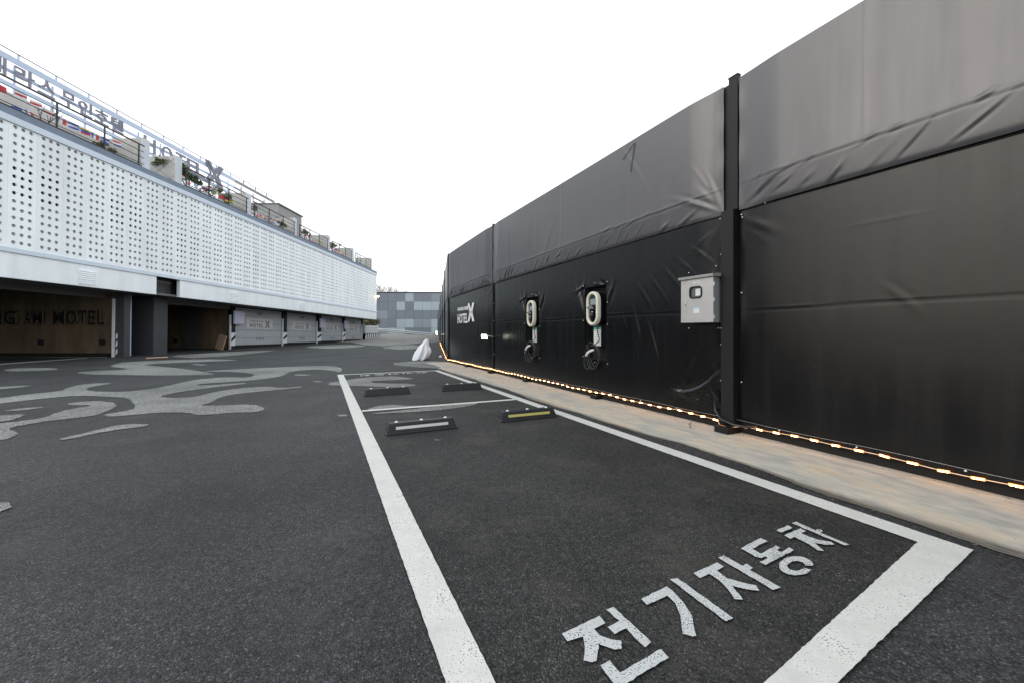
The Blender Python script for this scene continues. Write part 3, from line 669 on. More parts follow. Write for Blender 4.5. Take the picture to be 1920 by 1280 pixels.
# =================================================================== EV chargers
def stadium(w, h, n=14):
    r = w/2; c = h/2-r
    return [(r*math.cos(math.pi*i/n), c+r*math.sin(math.pi*i/n)) for i in range(n+1)] + [(-r*math.cos(math.pi*i/n), -c-r*math.sin(math.pi*i/n)) for i in range(n+1)]
def charger(s, z, sheets, lab, seed):
    t = empty('ev_charger'); t.matrix_world = FM @ Matrix.Translation((s, 0, z))
    tag(t, lab, 'ev charger', 'electric car chargers let into the black fence')
    MB().prism(stadium(.27, .52), -.135, .055).build('body', M['gloss'], t, bevel=.01)
    # cream rim
    o_, i_ = stadium(.30, .55), stadium(.205, .455); n = len(o_); V = []; F = []
    prof = [(o_, .03), (o_, .085), (stadium(.28, .53), .10), (stadium(.225, .475), .10), (i_, .088), (i_, .03)]
    for P, e in prof: V += [(x, e, zz) for x, zz in P]
    for k in range(5):
        for i in range(n): F.append((k*n+i, k*n+(i+1) % n, (k+1)*n+(i+1) % n, (k+1)*n+i))
    MB().add(V, F).build('rim', M['cream'], t, smooth=True)
    MB().prism(stadium(.20, .45), .056, .066).build('face', M['gloss'], t)
    sc = box('screen', (-.07, .067, .06), (.07, .072, .155), M['screen'], t, bevel=.004)
    fl = MB().box((-.07, -.004, -.04), (.07, .004, .04)).build('card_reader', M['screen'], t, bevel=.003); fl.location = (.02, .105, .005); fl.rotation_euler = (R(-38), R(6), 0)
    MB().box((-.05, .066, -.035), (.05, .10, .03)).build('reader_body', M['gloss'], t)
    MB().tube([(0, .066, -.09), (0, .085, -.10), (0, .10, -.14)], .035, 12, r2=.028).build('socket', M['gloss'], t, smooth=True)
    MB().box((-.04, .10, -.062), (-.005, .108, -.05)).build('latch', M['conn'], t)
    # paper instructions below
    for (x0, x1) in sheets:
        d = box('instruction_sheet', (x0, -.02, -.60), (x1, -.016, -.295), M['paper'], t)
        h = box('sheet_header', (x0, -.0155, -.335), (x1, -.0145, -.295), M['green'], d)
        mb = MB(); rr = random.Random(seed)
        for k in range(7):
            zz = -.365-.03*k; mb.box((x0+.012, -.0155, zz), (x1-.012-rr.uniform(0, .4)*(x1-x0), -.0148, zz+.006))
        mb.build('sheet_text', M['ink2'], d)
    # hanging hook, conduit and coiled lead
    MB().box((-.035, -.12, -.63), (.035, .03, -.60)).box((-.03, .0, -.66), (.03, .03, -.61)).build('cable_hook', M['black'], t, bevel=.004)
    rr = random.Random(seed)
    pts = [(-.06, .04, -.25), (-.075, .03, -.40), (-.10, .03, -.52)]
    for k in range(3):
        cx, cz, rx, rz = rr.uniform(-.02, .05), -.78+rr.uniform(-.03, .03), .13+.03*k*rr.uniform(.6, 1.2), .17+.02*k
        for a in np.arange(60, 400, 24):
            pts.append((cx+rx*math.cos(R(a+k*10)) + .02*math.sin(R(a*2)), .045+.018*k+.01*math.sin(R(a)), cz+rz*math.sin(R(a+k*10))))
    pts += [(.10, .09, -.70), (.16, .11, -.78), (.17, .12, -.90), (.10, .11, -.98), (.0, .10, -.90)]
    P = []
    for i in range(len(pts)-1):                                      # smooth through the points
        p0, p1, p2, p3 = [Vector(pts[max(0, min(len(pts)-1, i+q))]) for q in (-1, 0, 1, 2)]
        for q in range(4):
            u = q/4; P.append(.5*((2*p1)+(-p0+p2)*u+(2*p0-5*p1+4*p2-p3)*u*u+(-p0+3*p1-3*p2+p3)*u**3))
    MB().tube(P, .008, 7).build('charging_cable', M['cable'], t, smooth=True)
    gx = .02 if seed % 2 else .05
    MB().tube([(gx-.09, .11, -.66), (gx-.03, .12, -.675), (gx+.04, .125, -.71), (gx+.09, .125, -.76)], .019, 8, r2=.024).build('plug_handle', M['conn'], t, smooth=True)
    MB().tube([(-.17, -.10, -.10), (-.17, -.10, -.36), (-.19, -.10, -.50), (-.27, -.10, -.53)], .010, 6).build('conduit', M['cable'], t, smooth=True)
charger(5.24, 1.455, [(-.09, .09)], 'nearer oval cream rimmed charger hung in the wide opening, one wide instruction sheet below', 1)
charger(7.34, 1.455, [(-.085, -.01), (.01, .085)], 'farther oval cream rimmed charger with two narrow instruction strips under it', 2)

# =================================================================== meter box
mx = empty('meter_box'); mx.matrix_world = FM @ Matrix.Translation((3.175, 0, 1.19))
tag(mx, 'grey steel electricity meter box with round cornered window, on the fence beside the big post', 'meter box')
W2, HH = .215, .50
box('cabinet', (-W2+.012, .03, .0), (W2-.012, .165, HH), M['steel'], mx, bevel=.004)
def rrect(w, h, r, n=5, cx=0, cz=0):
    P = []
    for (sx, sz, a0) in ((1, 1, 0), (-1, 1, 90), (-1, -1, 180), (1, -1, 270)):
        for i in range(n+1):
            a = R(a0+90*i/n); P.append((cx+sx*(w/2-r)+r*math.cos(a), cz+sz*(h/2-r)+r*math.sin(a)))
    return P
# door leaf with a real window hole
OUT = [(-W2, .004), (W2, .004), (W2, HH-.002), (-W2, HH-.002)]
INN = rrect(.155, .125, .035, cx=.01, cz=.345)
tr = tessellate_polygon([[Vector((x, z, 0)) for x, z in OUT], [Vector((x, z, 0)) for x, z in INN]])
LP = OUT+INN; mb = MB(); n = len(LP)
mb.add([(x, .187, z) for x, z in LP]+[(x, .168, z) for x, z in LP], [tuple(t) for t in tr]+[tuple(i+n for i in t[::-1]) for t in tr]+[(i, (i+1) % 4, n+(i+1) % 4, n+i) for i in range(4)]+[(4+i, 4+(i+1) % len(INN), n+4+(i+1) % len(INN), n+4+i) for i in range(len(INN))])
door = mb.build('door', M['steel'], mx)
V = []; F = []; a1, a2 = rrect(.17, .14, .04, cx=.01, cz=.345), rrect(.143, .113, .03, cx=.01, cz=.345); k = len(a1)
for P, e in ((a1, .187), (a1, .195), (a2, .195), (a2, .176)): V += [(x, e, z) for x, z in P]
for q in range(3):
    for i in range(k): F.append((q*k+i, q*k+(i+1) % k, (q+1)*k+(i+1) % k, (q+1)*k+i))
MB().add(V, F).build('window_gasket', M['gloss'], door, smooth=False)
gl = MB().prism(rrect(.15, .12, .03, cx=.01, cz=.345), .172, .176).build('window_pane', mat('tinted_pane', (.10, .115, .12), .08), door)
box('dial_plate', (-.045, .177, .305), (.02, .1785, .385), M['paper'], door)
MB().prism([(W2+.02, HH-.005), (W2+.02, HH+.02), (-W2-.02, HH+.055), (-W2-.02, HH+.03)], .0, .215).v
hood = MB(); hood.add([(-W2-.018, .0, HH+.002), (W2+.018, .0, HH+.002), (W2+.018, .215, HH+.002), (-W2-.018, .215, HH+.002), (-W2-.018, .0, HH+.055), (W2+.018, .0, HH+.055), (W2+.018, .22, HH+.030), (-W2-.018, .22, HH+.030)], [(0,3,2,1),(4,5,6,7),(0,1,5,4),(1,2,6,5),(2,3,7,6),(3,0,4,7)])
hood.build('hood', M['steel'], mx, bevel=.002)
box('handle', (.135, .187, .19), (.155, .196, .27), M['steel_edge'], door, bevel=.003)
box('keyhole', (.140, .196, .20), (.150, .1975, .215), M['gloss'], door)
mb = MB().box((-.04, .1875, .11), (.04, .1890, .17), M['paper']).box((-.04, .1891, .155), (.04, .1895, .17), M['sticker_b']).box((-.02, .1891, .118), (-.002, .1895, .128), M['sticker_o']).box((.01, .1891, .135), (.03, .1895, .15), M['sticker_b'])
mb.build('warning_sticker', None, door)
mb = MB().box((-.045, .1875, .447), (.055, .1890, .477), M['paper']); put_text(mb, '전기계량기', (.048, .1891, .453), (-.085, 0, 0), (0, 0, .017), (0, .0004, 0), M['ink2'])
mb.build('name_plate', None, door)
for z in (.06, .25, .42): MB().tube([(-W2-.004, .178, z-.02), (-W2-.004, .178, z+.02)], .006, 6).build('hinge', M['steel_edge'], mx)

# =================================================================== floodlights
def flood(mw, lab, sc=1):
    t = empty('floodlight'); t.matrix_world = mw; tag(t, lab, 'lamp', 'lit floodlights clamped to the fence')
    MB().tube([(0, 0, 0), (0, .12, .02), (-.03, .20, .02)], .012, 6).build('arm', M['whitep'], t, smooth=True)
    h = MB().box((-.085, -.03, -.06), (.085, .0, .06)).build('housing', M['black'], t, bevel=.006); h.location = (-.10, .27, .0); h.rotation_euler = (R(-15), 0, R(35))
    g = MB().box((-.078, .001, -.053), (.078, .006, .053)).build('lens', M['flood'], h)
    return t
flood(FM @ Matrix.Translation((9.5, .03, .95)), 'small floodlight shining pale on a bracket at the middle fence post')
for s, z in ((17.0, .85), (22.5, 1.0)):
    flood(F2 @ Matrix.Translation((s, .05, z)) @ Matrix.Rotation(math.pi, 4, 'Z') @ Matrix.Scale(-1, 4, (0, 1, 0)) if False else F2 @ Matrix.Translation((s, .05, z)), 'white floodlight on the far fence, %s of two' % ('nearer' if s < 20 else 'farther'))

# =================================================================== wheel stops
def wheel_stop(pa, pb, flip, strip, lab):
    a, b = Vector(gp(*pa)), Vector(gp(*pb)); d = (b-a).normalized(); c = (a+b)/2; nrm = Vector((-d.y, d.x)); L = .76
    c = c + nrm*.075
    ang = math.atan2(d.y, d.x) + (math.pi if flip else 0)
    t = empty('wheel_stop', loc=(c.x, c.y, .004), rz=ang); tag(t, lab, 'wheel stop', 'black rubber wheel stops in the charging bays')
    V = []; F = []
    secs = [(-L/2, .0), (-L/2, .008), (-L/2+.035, .115), (L/2-.035, .115), (L/2, .008), (L/2, 0)]
    yy = {.0: .078, .008: .078, .115: .038}
    for x, z in secs: V += [(x, -yy[z], z), (x, yy[z], z)]
    # loft: base outline, foot outline, top outline
    base = lambda z, lx, ly: [(-lx, -ly, z), (lx, -ly, z), (lx, ly, z), (-lx, ly, z)]
    V = base(0, L/2+.012, .09)+base(.012, L/2+.012, .09)+base(.016, L/2, .078)+base(.105, L/2-.028, .048)+base(.115, L/2-.036, .040)
    F = [(3, 2, 1, 0)]+[(k*4+i, k*4+(i+1) % 4, k*4+4+(i+1) % 4, k*4+4+i) for k in range(4) for i in range(4)]+[(16, 17, 18, 19)]
    MB().add(V, F).build('body', M['rubber'], t, bevel=.003)
    if strip:
        # tape lies on the sloped near face
        def face(x, h, o): 
            f = (h-.016)/(.105-.016); return (x, -(.078-.030*f)-o, h)
        V = [face(-.285, .050, .0005), face(.285, .050, .0005), face(.285, .078, .0005), face(-.285, .078, .0005), face(-.285, .050, .003), face(.285, .050, .003), face(.285, .078, .003), face(-.285, .078, .003)]
        MB().add(V, [(0,3,2,1),(4,5,6,7),(0,1,5,4),(1,2,6,5),(2,3,7,6),(3,0,4,7)]).build('reflective_strip', M[strip], t)
    for x in (-.27, 0, .27):
        MB().tube([(x, 0, .113), (x, 0, .122), (x, 0, .126)], .022, 10, r2=.014).build('bolt_cap', M['screw'], t, smooth=True)
    return t
wheel_stop((725, 816.7), (856.5, 802.4), False, 'tape', 'black rubber wheel stop with a white tape strip, nearest the camera')
wheel_stop((943, 791.5), (1041.4, 781.6), False, 'yellow', 'black rubber wheel stop with a yellow tape strip, beside the right painted line')
wheel_stop((682.8, 743.3), (770.6, 737.3), True, 'tape', 'plain sided black wheel stop in the far bay beside the left painted line')
wheel_stop((830, 733.4), (903.4, 729), True, 'tape', 'plain sided black wheel stop in the far bay beside the right painted line')

# =================================================================== white draped sheet
V = []; F = []; na, nv = 90, 44; rr = random.Random(5)
zl = [0, .10, .26, .40, .50, .62, .74, .80]                     # silhouette of the bundle, metres above the asphalt
lf = [-.38, -.36, -.30, -.21, -.14, -.02, .09, .14]; rg = [.14, .27, .36, .36, .30, .26, .255, .22]
for j in range(nv):
    v = j/(nv-1); z = .80*v
    l_, r_ = np.interp(z, zl, lf), np.interp(z, zl, rg); c_, hw = (l_+r_)/2, (r_-l_)/2
    for i in range(na):
        a = 2*math.pi*i/na; ca, sa = math.cos(a), math.sin(a)
        fold = .17*abs(math.sin(a*3.5+1.9*v+.4))**.7 + .10*math.sin(a*9+4*v) + .05*math.sin(a*17-6*v)
        ry = (.24*(1-v)+.06)*(1-.35*max(0, ca)*(1-v))
        notch = .10*math.exp(-((a-4.9)/.25)**2)*(1-v)             # deep valley between the two lobes
        k = 1-fold*(1-.4*v)
        V.append((c_+hw*ca*(.9+.1*k)+rr.uniform(-.004, .004), ry*sa*k+notch, max(.004, z-.10*v*abs(sa)*.4-.012*math.sin(a*5)+rr.uniform(-.004, .004)*(j > 0))))
for j in range(nv-1):
    for i in range(na): F.append((j*na+i, j*na+(i+1) % na, (j+1)*na+(i+1) % na, (j+1)*na+i))
F.append(tuple((nv-1)*na+i for i in range(na)))
o = MB().add(V, F).build('draped_plastic_sheet', M['whitep'], smooth=True); o.location = (-3.40, 15.1, 0)
tag(o, 'crumpled white plastic sheet draped over a short stub by the fence corner', 'plastic sheet')
for (x, y, r_) in ((826, 666, .07), ):
    g = gp(x, y+4); bm = bmesh.new(); bmesh.ops.create_icosphere(bm, subdivisions=2, radius=r_)
    for v in bm.verts: v.co *= rr.uniform(.75, 1.15); v.co.z *= .7
    me = bpy.data.meshes.new('plastic_scrap'); bm.to_mesh(me); bm.free(); me.materials.append(M['whitep'])
    o = bpy.data.objects.new('plastic_scrap', me); COL.objects.link(o); o.location = (g[0], g[1], r_*.55); tag(o, 'small white plastic scrap lying right of the draped sheet', 'litter')
# loose black cable by post foot
P = [FM @ Vector(p) for p in ((3.05, .05, .33), (3.0, .10, .22), (2.9, .15, .15), (2.75, .17, .125), (2.62, .13, .12), (2.55, .05, .14))]
tag(MB().tube(P, .012, 7).build('loose_cable', M['cable'], smooth=True), 'thick black cable looping round the foot of the big fence post', 'cable')
P = [FM @ Vector(p) for p in ((3.3, .12, .03), (3.25, .22, .028), (3.16, .3, .03), (3.12, .36, .03))]
tag(MB().tube(P, .004, 5).build('loose_wire', M['cable'], smooth=True), 'short thin black wire lying on the concrete by the post', 'wire')

# =================================================================== motel building
ub = Vector((.0228, .99964, -.014)).normalized(); vb = Vector((-.99974, .0228, 0)).normalized(); wb = ub.cross(vb)
BM_ = Matrix.Translation((-15.72, 12.23, 0)) @ Matrix((( ub.x, vb.x, wb.x, 0), (ub.y, vb.y, wb.y, 0), (ub.z, vb.z, wb.z, 0), (0, 0, 0, 1)))
mo = empty('motel_building', BM_)
tag(mo, 'long low white motel with a perforated facade over a row of drive-in garages', 'building')
T0, T1 = -7.0, 31.8
def bb(name, a, b, m, par=mo, bevel=0): return box(name, a, b, M[m], par, bevel)
bb('upper_wall', (T0, .075, 3.775), (T1-.02, 9, 7.88), 'backing')
# perforated panels: one mesh, 45 real holes
pw, pz0, pz1 = .746, 3.772, 7.618
mb = MB(); cx = [-.205, 0, .205]; xb = [-pw/2, -.1025, .1025, pw/2]; zs = [7.535-.2607*k for k in range(15)]
zb = [pz1]+[(zs[k]+zs[k+1])/2 for k in range(14)]+[pz0]; NH = 14; hr = .058
for i in range(3):
    for k in range(15):
        O = [(xb[i], zb[k+1]), (xb[i+1], zb[k+1]), (xb[i+1], zb[k]), (xb[i], zb[k])]
        H = [(cx[i]+hr*math.cos(2*math.pi*q/NH), zs[k]+hr*math.sin(2*math.pi*q/NH)) for q in range(NH)]
        tr = tessellate_polygon([[Vector((x, z, 0)) for x, z in O], [Vector((x, z, 0)) for x, z in H]])
        Lp = O+H; nn = len(Lp)
        mb.add([(x, 0, z) for x, z in Lp]+[(x, .045, z) for x, z in Lp], [tuple(t) for t in tr]+[(4+q, 4+(q+1) % NH, nn+4+(q+1) % NH, nn+4+q) for q in range(NH)])
mb.add([(-pw/2, 0, pz0), (-pw/2, .045, pz0), (-pw/2, .045, pz1), (-pw/2, 0, pz1), (pw/2, 0, pz0), (pw/2, .045, pz0), (pw/2, .045, pz1), (pw/2, 0, pz1)], [(0,1,2,3),(7,6,5,4)])
p0 = None
for k in range(-9, 42):
    t = .47+.75*k
    if t+pw/2 > T1: break
    if p0 is None: p0 = mb.build('perforated_panel', M['white'], mo); o = p0
    else: o = share(p0, 'perforated_panel', mo)
    o.location = (t, 0, 0)
lastt = .47+.75*(k if t+pw/2 <= T1 else k-1)+pw/2+.003
bb('end_panel', (lastt, 0, pz0), (T1, .074, pz1), 'white')
bb('end_wall', (T1-.018, .152, 2.75), (T1, 9, 7.62), 'white')
for (a, b) in ((-3.6, -2.1), (.1, 1.62), (3.1, 4.62), (6.1, 7.6), (8.35, 9.1), (10.6, 12.1), (13.6, 15.1), (16.6, 18.1), (20.3, 21.8), (24.1, 25.6), (27.8, 29.3)):
    z0 = 5.32 if a < 5 else 4.8
    w_ = bb('window', (a, .062, z0), (b, .074, z0+1.05), 'glass')
bb('lower_trim', (T0, -.05, 3.555), (T1+.03, .10, 3.70), 'white_trim')
bb('lower_drip', (T0, -.01, 3.70), (T1, .10, 3.768), 'white')
bb('upper_trim', (T0, -.05, 7.625), (T1+.03, .11, 7.83), 'white_trim')
bb('coping', (T0, -.02, 7.832), (T1+.02, .24, 8.07), 'coping')
bb('terrace_deck', (T0, .242, 7.885), (T1, 4.0, 7.98), 'pale')
for a, b in ((T0, 5.2), (6.4, T1)):
    f = bb('fascia', (a, 0, 2.75), (b, .15, 3.552), 'white')
bb('fascia_recess', (5.2, .45, 2.752), (6.4, 1.4, 3.552), 'charcoal')
bb('recess_lip', (5.2, .40, 3.35), (6.4, .449, 3.45), 'soffit')
bb('soffit', (T0, .152, 2.76), (T1-.02, 8.9, 2.85), 'soffit')
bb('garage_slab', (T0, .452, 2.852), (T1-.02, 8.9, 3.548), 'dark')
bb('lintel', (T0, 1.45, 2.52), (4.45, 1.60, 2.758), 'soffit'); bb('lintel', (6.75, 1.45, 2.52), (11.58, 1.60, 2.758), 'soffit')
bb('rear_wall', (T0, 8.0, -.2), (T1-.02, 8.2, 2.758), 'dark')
# louvre vents on the fascia
for tv in (2.1, 9.6, 16.5):
    v_ = bb('vent', (tv, -.012, 2.80), (tv+.62, -.001, 3.36), 'white')
    for q in range(7): MB().add([(tv+.02, -.013, 2.83+.075*q), (tv+.60, -.013, 2.83+.075*q), (tv+.60, -.035, 2.85+.075*q), (tv+.02, -.035, 2.85+.075*q), (tv+.02, -.013, 2.865+.075*q), (tv+.60, -.013, 2.865+.075*q)], [(0,1,2,3),(3,2,5,4),(0,3,4),(1,5,2)]).build('slat', M['white'], v_)
# cross walls of the garages
bb('cross_wall', (4.80, 1.20, .22), (4.95, 8.0, 2.758), 'wood'); bb('skirting', (4.78, 1.20, -.1), (4.96, 8.0, .215), 'dark')
cw = bb('cross_wall', (11.60, 1.62, .2), (11.75, 3.15, 2.758), 'wood'); bb('cross_wall', (11.59, 3.152, .2), (11.75, 4.45, 2.758), 'wood2'); bb('cross_wall', (11.60, 4.452, .2), (11.75, 8.0, 2.758), 'wood')
bb('skirting', (11.58, 1.62, -.2), (11.76, 8.0, .195), 'dark')
bb('notice_box', (11.50, 5.65, 1.55), (11.59, 6.1, 2.0), 'plate')
for t_, o_ in ((4.74, 1.95), (4.74, 4.65), (11.52, 1.9), (11.52, 4.75)):
    MB().box((t_, o_-.12, .55), (t_+.06, o_+.10, .78)).box((t_-.05, o_-.06, .70), (t_, o_+.05, .80)).build('wall_bracket', M['dark'], mo, bevel=.005)
mb = MB()
for body, c0, c1 in (('MOTEL', 4.02, 1.70), ('AM', 5.28, 4.40), ('JONG', 7.75, 5.55)):
    for i, ch in enumerate(body):
        WS = dict(M=1.35, O=1.1, T=.9, E=.85, L=.8, N=1.1, G=1.1, A=1.1, J=.7); tot = sum(WS[q] for q in body)
        w_ = (c0-c1)*WS[ch]/tot; mbb = MB(); a0 = c0-(c0-c1)*sum(WS[q] for q in body[:i])/tot
        put_text(mbb, ch, (4.70, a0-.03, 1.42), (0, -(w_*.82 if ch != 'I' else .1), 0), (0, 0, .60), (-.045, 0, 0), M['dark'], offset=.004 if ch == 'M' else .014, side=M['lit_side'])
        mbb.build('raised_letter', None, mo)
# piers at the first opening
bb('pier', (4.50, .72, -.1), (4.77, 1.10, 2.758), 'charcoal'); bb('edge_guard', (4.46, 1.10, -.1), (4.52, 1.20, 2.50), 'stripe_w')
mbs = MB()
for q in range(3): mbs.add([(4.495, 1.06, .15+.32*q), (4.495, .98, .23+.32*q), (4.495, .98, .43+.32*q), (4.495, 1.06, .35+.32*q)], [(0, 1, 2, 3)])
mbs.build('stripe_marking', M['stripe_w'], mo)
bb('downpipe', (5.35, 1.34, .05), (5.45, 1.50, 2.758), 'frame_blue', bevel=.01)
bb('block_pier', (6.0, .86, -.1), (6.72, 3.4, 2.758), 'charcoal')
# garage doors
DT = [(12.02, 16.85), (17.38, 21.75), (22.45, 26.65), (27.2, 31.35)]
D0 = 1.52
for i, (a, b) in enumerate(DT):
    g0 = .014*(a+b)/2+.02           # local height of the ground here
    gd = MB().box((a+.02, D0+.05, g0+.10), (b-.02, D0+.07, 2.70)).build('garage_door', M['dark'], mo)
    gd['label'] = 'grey sectional garage door numbered %d' % (107+i)
    zz = np.linspace(g0+.16, 2.70, 6)
    for q in range(5): box('door_panel', (a+.02, D0, zz[q]+.006), (b-.02, D0+.049, zz[q+1]-.006), M['door'], gd, bevel=.006)
    box('bottom_seal', (a, D0+.01, g0-.1), (b, D0+.2, g0+.155), M['dark'], gd)
    mid = (a+b)/2
    # along-local-x reads left to right from the lot
    mb = MB(); put_text(mb, str(107+i), (mid-.28, D0-.002, 2.32), (.56, 0, 0), (0, 0, .19), (0, -.004, 0), offset=.03); mb.build('door_number', M['ink2'], gd)
    pl = box('sign_plate', (mid-1.35, D0-.012, 1.42), (mid+1.35, D0-.001, 2.08), M['plate'], gd)
    mb = MB(); put_text(mb, 'HOTEL', (mid-1.0, D0-.013, 1.50), (1.3, 0, 0), (0, 0, .25), (0, -.004, 0), offset=.004, spacing=1.25)
    put_text(mb, '국내 최초-테라스-무인호텔', (mid-1.0, D0-.013, 1.87), (1.3, 0, 0), (0, 0, .08), (0, -.003, 0))
    mb.build('door_lettering', M['ink'], gd)
    mb = MB(); put_logo(mb, (mid+.55, D0-.013, 1.48), (.45, 0, 0), (0, 0, .50), (0, -.002, 0), t=.07); mb.build('door_emblem', M['ink2'], gd)
    mb = MB(); put_text(mb, '사 용 중', (mid-.42, D0-.002, .68), (.85, 0, 0), (0, 0, .18), (0, -.004, 0), offset=.02); mb.build('door_notice', M['ink2'], gd)
for (a, b) in ((11.62, 12.0), (16.87, 17.36), (21.77, 22.43), (26.67, 27.18), (31.37, 31.7)):
    g0 = .014*a
    p_ = bb('pier', (a, D0-.10, g0-.1), (b, D0+.35, 2.758), 'black')
    box('edge_guard', (a-.07, D0-.13, g0-.05), (a-.002, D0-.03, 2.2), M['stripe_w'], p_)
    if b < 31:
        box('stripe_band', (a+.003, D0-.112, g0+.20), (b-.003, D0-.102, g0+.98), M['stripe_w'], p_)
        mb = MB(); mb.add([(a+.01, D0-.114, g0+.40), (a+.01, D0-.114, g0+.58), (b-.01, D0-.114, g0+.86), (b-.01, D0-.114, g0+.66)], [(0, 1, 2, 3)]); mb.build('black_stripe', M['black'], p_)
# terrace divider walls
for i, (a, b) in enumerate(((4.72, 5.06), (6.40, 6.72), (11.2, 11.6), (16.1, 16.5), (21.0, 21.5), (25.7, 26.3), (30.5, 31.0))):
    h = 9.42-.01*i
    w_ = bb('divider_wall', (a, .30, 7.98), (b, 1.85, h), 'beige')
    box('end_cap', (a-.002, .245, 7.98), (b+.002, .298, h+.03), M['pale'], w_)
    if i == 1:
        for (q0, q1) in (((.35, 8.2), (1.75, 9.3)), ((.35, 9.3), (1.75, 8.2)), ((.35, 9.0), (.75, 9.4)), ((.35, 8.5), (.75, 8.1))):
            d = Vector((0, q1[0]-q0[0], q1[1]-q0[1])); n_ = Vector((0, -d.z, d.y)).normalized()*.008
            A = Vector((a-.003, q0[0], q0[1])); B = Vector((a-.003, q1[0], q1[1]))
            MB().add([tuple(A-n_), tuple(B-n_), tuple(B+n_), tuple(A+n_)], [(0, 1, 2, 3)]).build('joint', M['groove'], w_)
bb('terrace_back_wall', (T0, 1.75, 7.98), (4.7, 1.86, 9.38), 'beige')
bb('terrace_back_wall', (6.74, 1.75, 7.98), (30.4, 1.86, 8.85), 'beige')
bb('roof_block', (T0, 3.5, 7.98), (T1-1, 9, 9.75), 'pale')
M['stair'] = mat('grey_render', (.30, .30, .29), .85, var=.1)
st = bb('stair_house', (19.0, 3.2, 9.0), (22.4, 6.5, 11.35), 'stair'); box('roof_edge', (18.95, 3.1, 11.35), (22.5, 6.6, 11.43), M['soffit'], st)
# railings
def railing(a, b, posts):
    r_ = MB().tube([(a, .10, 9.03), (b, .10, 9.03)], .034, 8).build('terrace_railing', M['rail_top'], mo, smooth=True)
    for z, rad in ((8.77, .015), (8.51, .015), (8.24, .015)): MB().tube([(a, .10, z), (b, .10, z)], rad, 5).build('rail', M['rail'], r_)
    MB().box((a, .08, 8.12), (b-.1, .13, 8.17)).build('bottom_rail', M['rail'], r_)
    for p in posts: MB().box((p-.02, .08, 8.07), (p+.02, .12, 9.01)).build('post', M['rail'], r_)
railing(T0, 4.65, (-6.5, -4.9, -3.3, -1.7, -.12, 1.46, 3.04, 4.42))
railing(6.76, 11.15, (6.8, 8.2, 9.6, 11.0)); railing(11.65, 16.05, (11.7, 13.1, 14.6, 15.9)); railing(16.55, 20.95, (16.6, 18.0, 19.4, 20.8)); railing(21.55, 25.65, (21.6, 22.9, 24.2, 25.5)); railing(26.35, 30.45, (26.4, 27.7, 29.0, 30.3))

# sign boxes hung at the pier heads
for t_, lab in ((12.05, 'pale square sign board above the pier left of door 107'), (22.3, 'pale sign board above the pier between doors 108 and 109'), (27.05, 'smallest looking pale sign board, above the pier between doors 109 and 110')):
    o = empty('sign_board'); o.matrix_world = BM_ @ Matrix.Translation((t_, D0-.30, 2.05)); tag(o, lab, 'sign', 'pale sign boards at the garage piers')
    MB().box((-.42, -.03, -.38), (.42, .02, .38)).build('board', mat('lilac_board', (.58, .56, .68), .4), o, bevel=.01)
    MB().box((-.44, .02, -.40), (.44, .06, .40)).build('frame', M['frame_blue'], o)
    for q in (-.2, .0, .2): MB().box((q-.006, -.033, -.36), (q+.006, -.031, .36)).build('rib', M['frame_blue'], o)
    MB().box((-.05, .06, -.1), (.05, .2, .1)).build('bracket', M['black'], o)
# leaning board
A = [gp(405, 657.5), gp(424, 657.5)]
o = MB().box((-.36, -.02, 0), (.36, .02, .85)).build('leaning_board', M['board'], bevel=.004); o.location = (-16.95, 23.0, .0); o.rotation_euler = (R(-12), R(10), R(-25)); o.location.z = .02
tag(o, 'brown fibreboard sheet leaning beside the garage pier', 'board')
g1, g2 = gp(274, 672.8), gp(315, 670.6)
o = MB().tube([(g1[0], g1[1], .03), (g2[0], g2[1], .03)], .028, 4).build('timber_strip', mat('raw_timber', (.5, .33, .24), .7)); tag(o, 'pale timber strip lying on the asphalt before the dark block pier', 'timber')

# =================================================================== rooftop sign
rs_ = empty('rooftop_sign', BM_); tag(rs_, 'long pale blue steel rooftop sign frame carrying dark raised letters', 'sign')
SO = 4.98; SA, SB = -4.0, 16.7
def rbar(name, t0, t1, z0, z1, m, o0=SO, th=.06): return box(name, (t0, o0, z0), (t1, o0+th, z1), M[m], rs_)
MB().tube([(SA, SO, 12.66), (21.4, SO, 12.66)], .024, 6).build('top_tube', M['frame_grey'], rs_)
rbar('beam', SA, SB, 12.22, 12.46, 'frame_blue'); rbar('beam', SA, SB, 11.80, 11.93, 'frame_blue', SO+.1); rbar('beam', SA, SB, 11.22, 11.36, 'frame_blue', SO+.05)
rbar('beam', SB, 21.4, 12.22, 12.42, 'frame_grey'); rbar('beam', SB, 21.4, 11.80, 11.93, 'frame_grey', SO+.1); rbar('beam', SB, 21.4, 11.22, 11.34, 'frame_grey', SO+.05)
t = SA
while t < 21.3:
    m_ = 'frame_blue' if t < SB else 'frame_grey'
    rbar('upright', t, t+.05, 12.46 if t < SB else 12.42, 12.65, m_); rbar('upright', t+.02, t+.08, 9.75, 12.21, m_, SO+.2); t += 1.35
def rl(ch, ta, tb, za, zb, off=.008):
    mb = MB(); put_text(mb, ch, (ta, SO-.02, za), (tb-ta, 0, 0), (0, 0, zb-za), (0, -.07, 0), offset=off); mb.build('letter', M['letter'], rs_)
for ch, za_, zb_ in (('테', 15.25, 15.9), ('라', 16.17, 16.85), ('스', 16.98, 17.6), ('무', 17.86, 18.42), ('인', 18.55, 19.15), ('호', 19.28, 19.92), ('텔', 20.06, 20.68)):
    rl(ch, za_-12.23, zb_-12.23, 11.50, 12.17)
for ch, c in zip('HOTEL', (22.2, 23.3, 24.25, 25.05, 25.75)): rl(ch, c-.38-12.23, c+.32-12.23, 11.30, 12.10, .005)
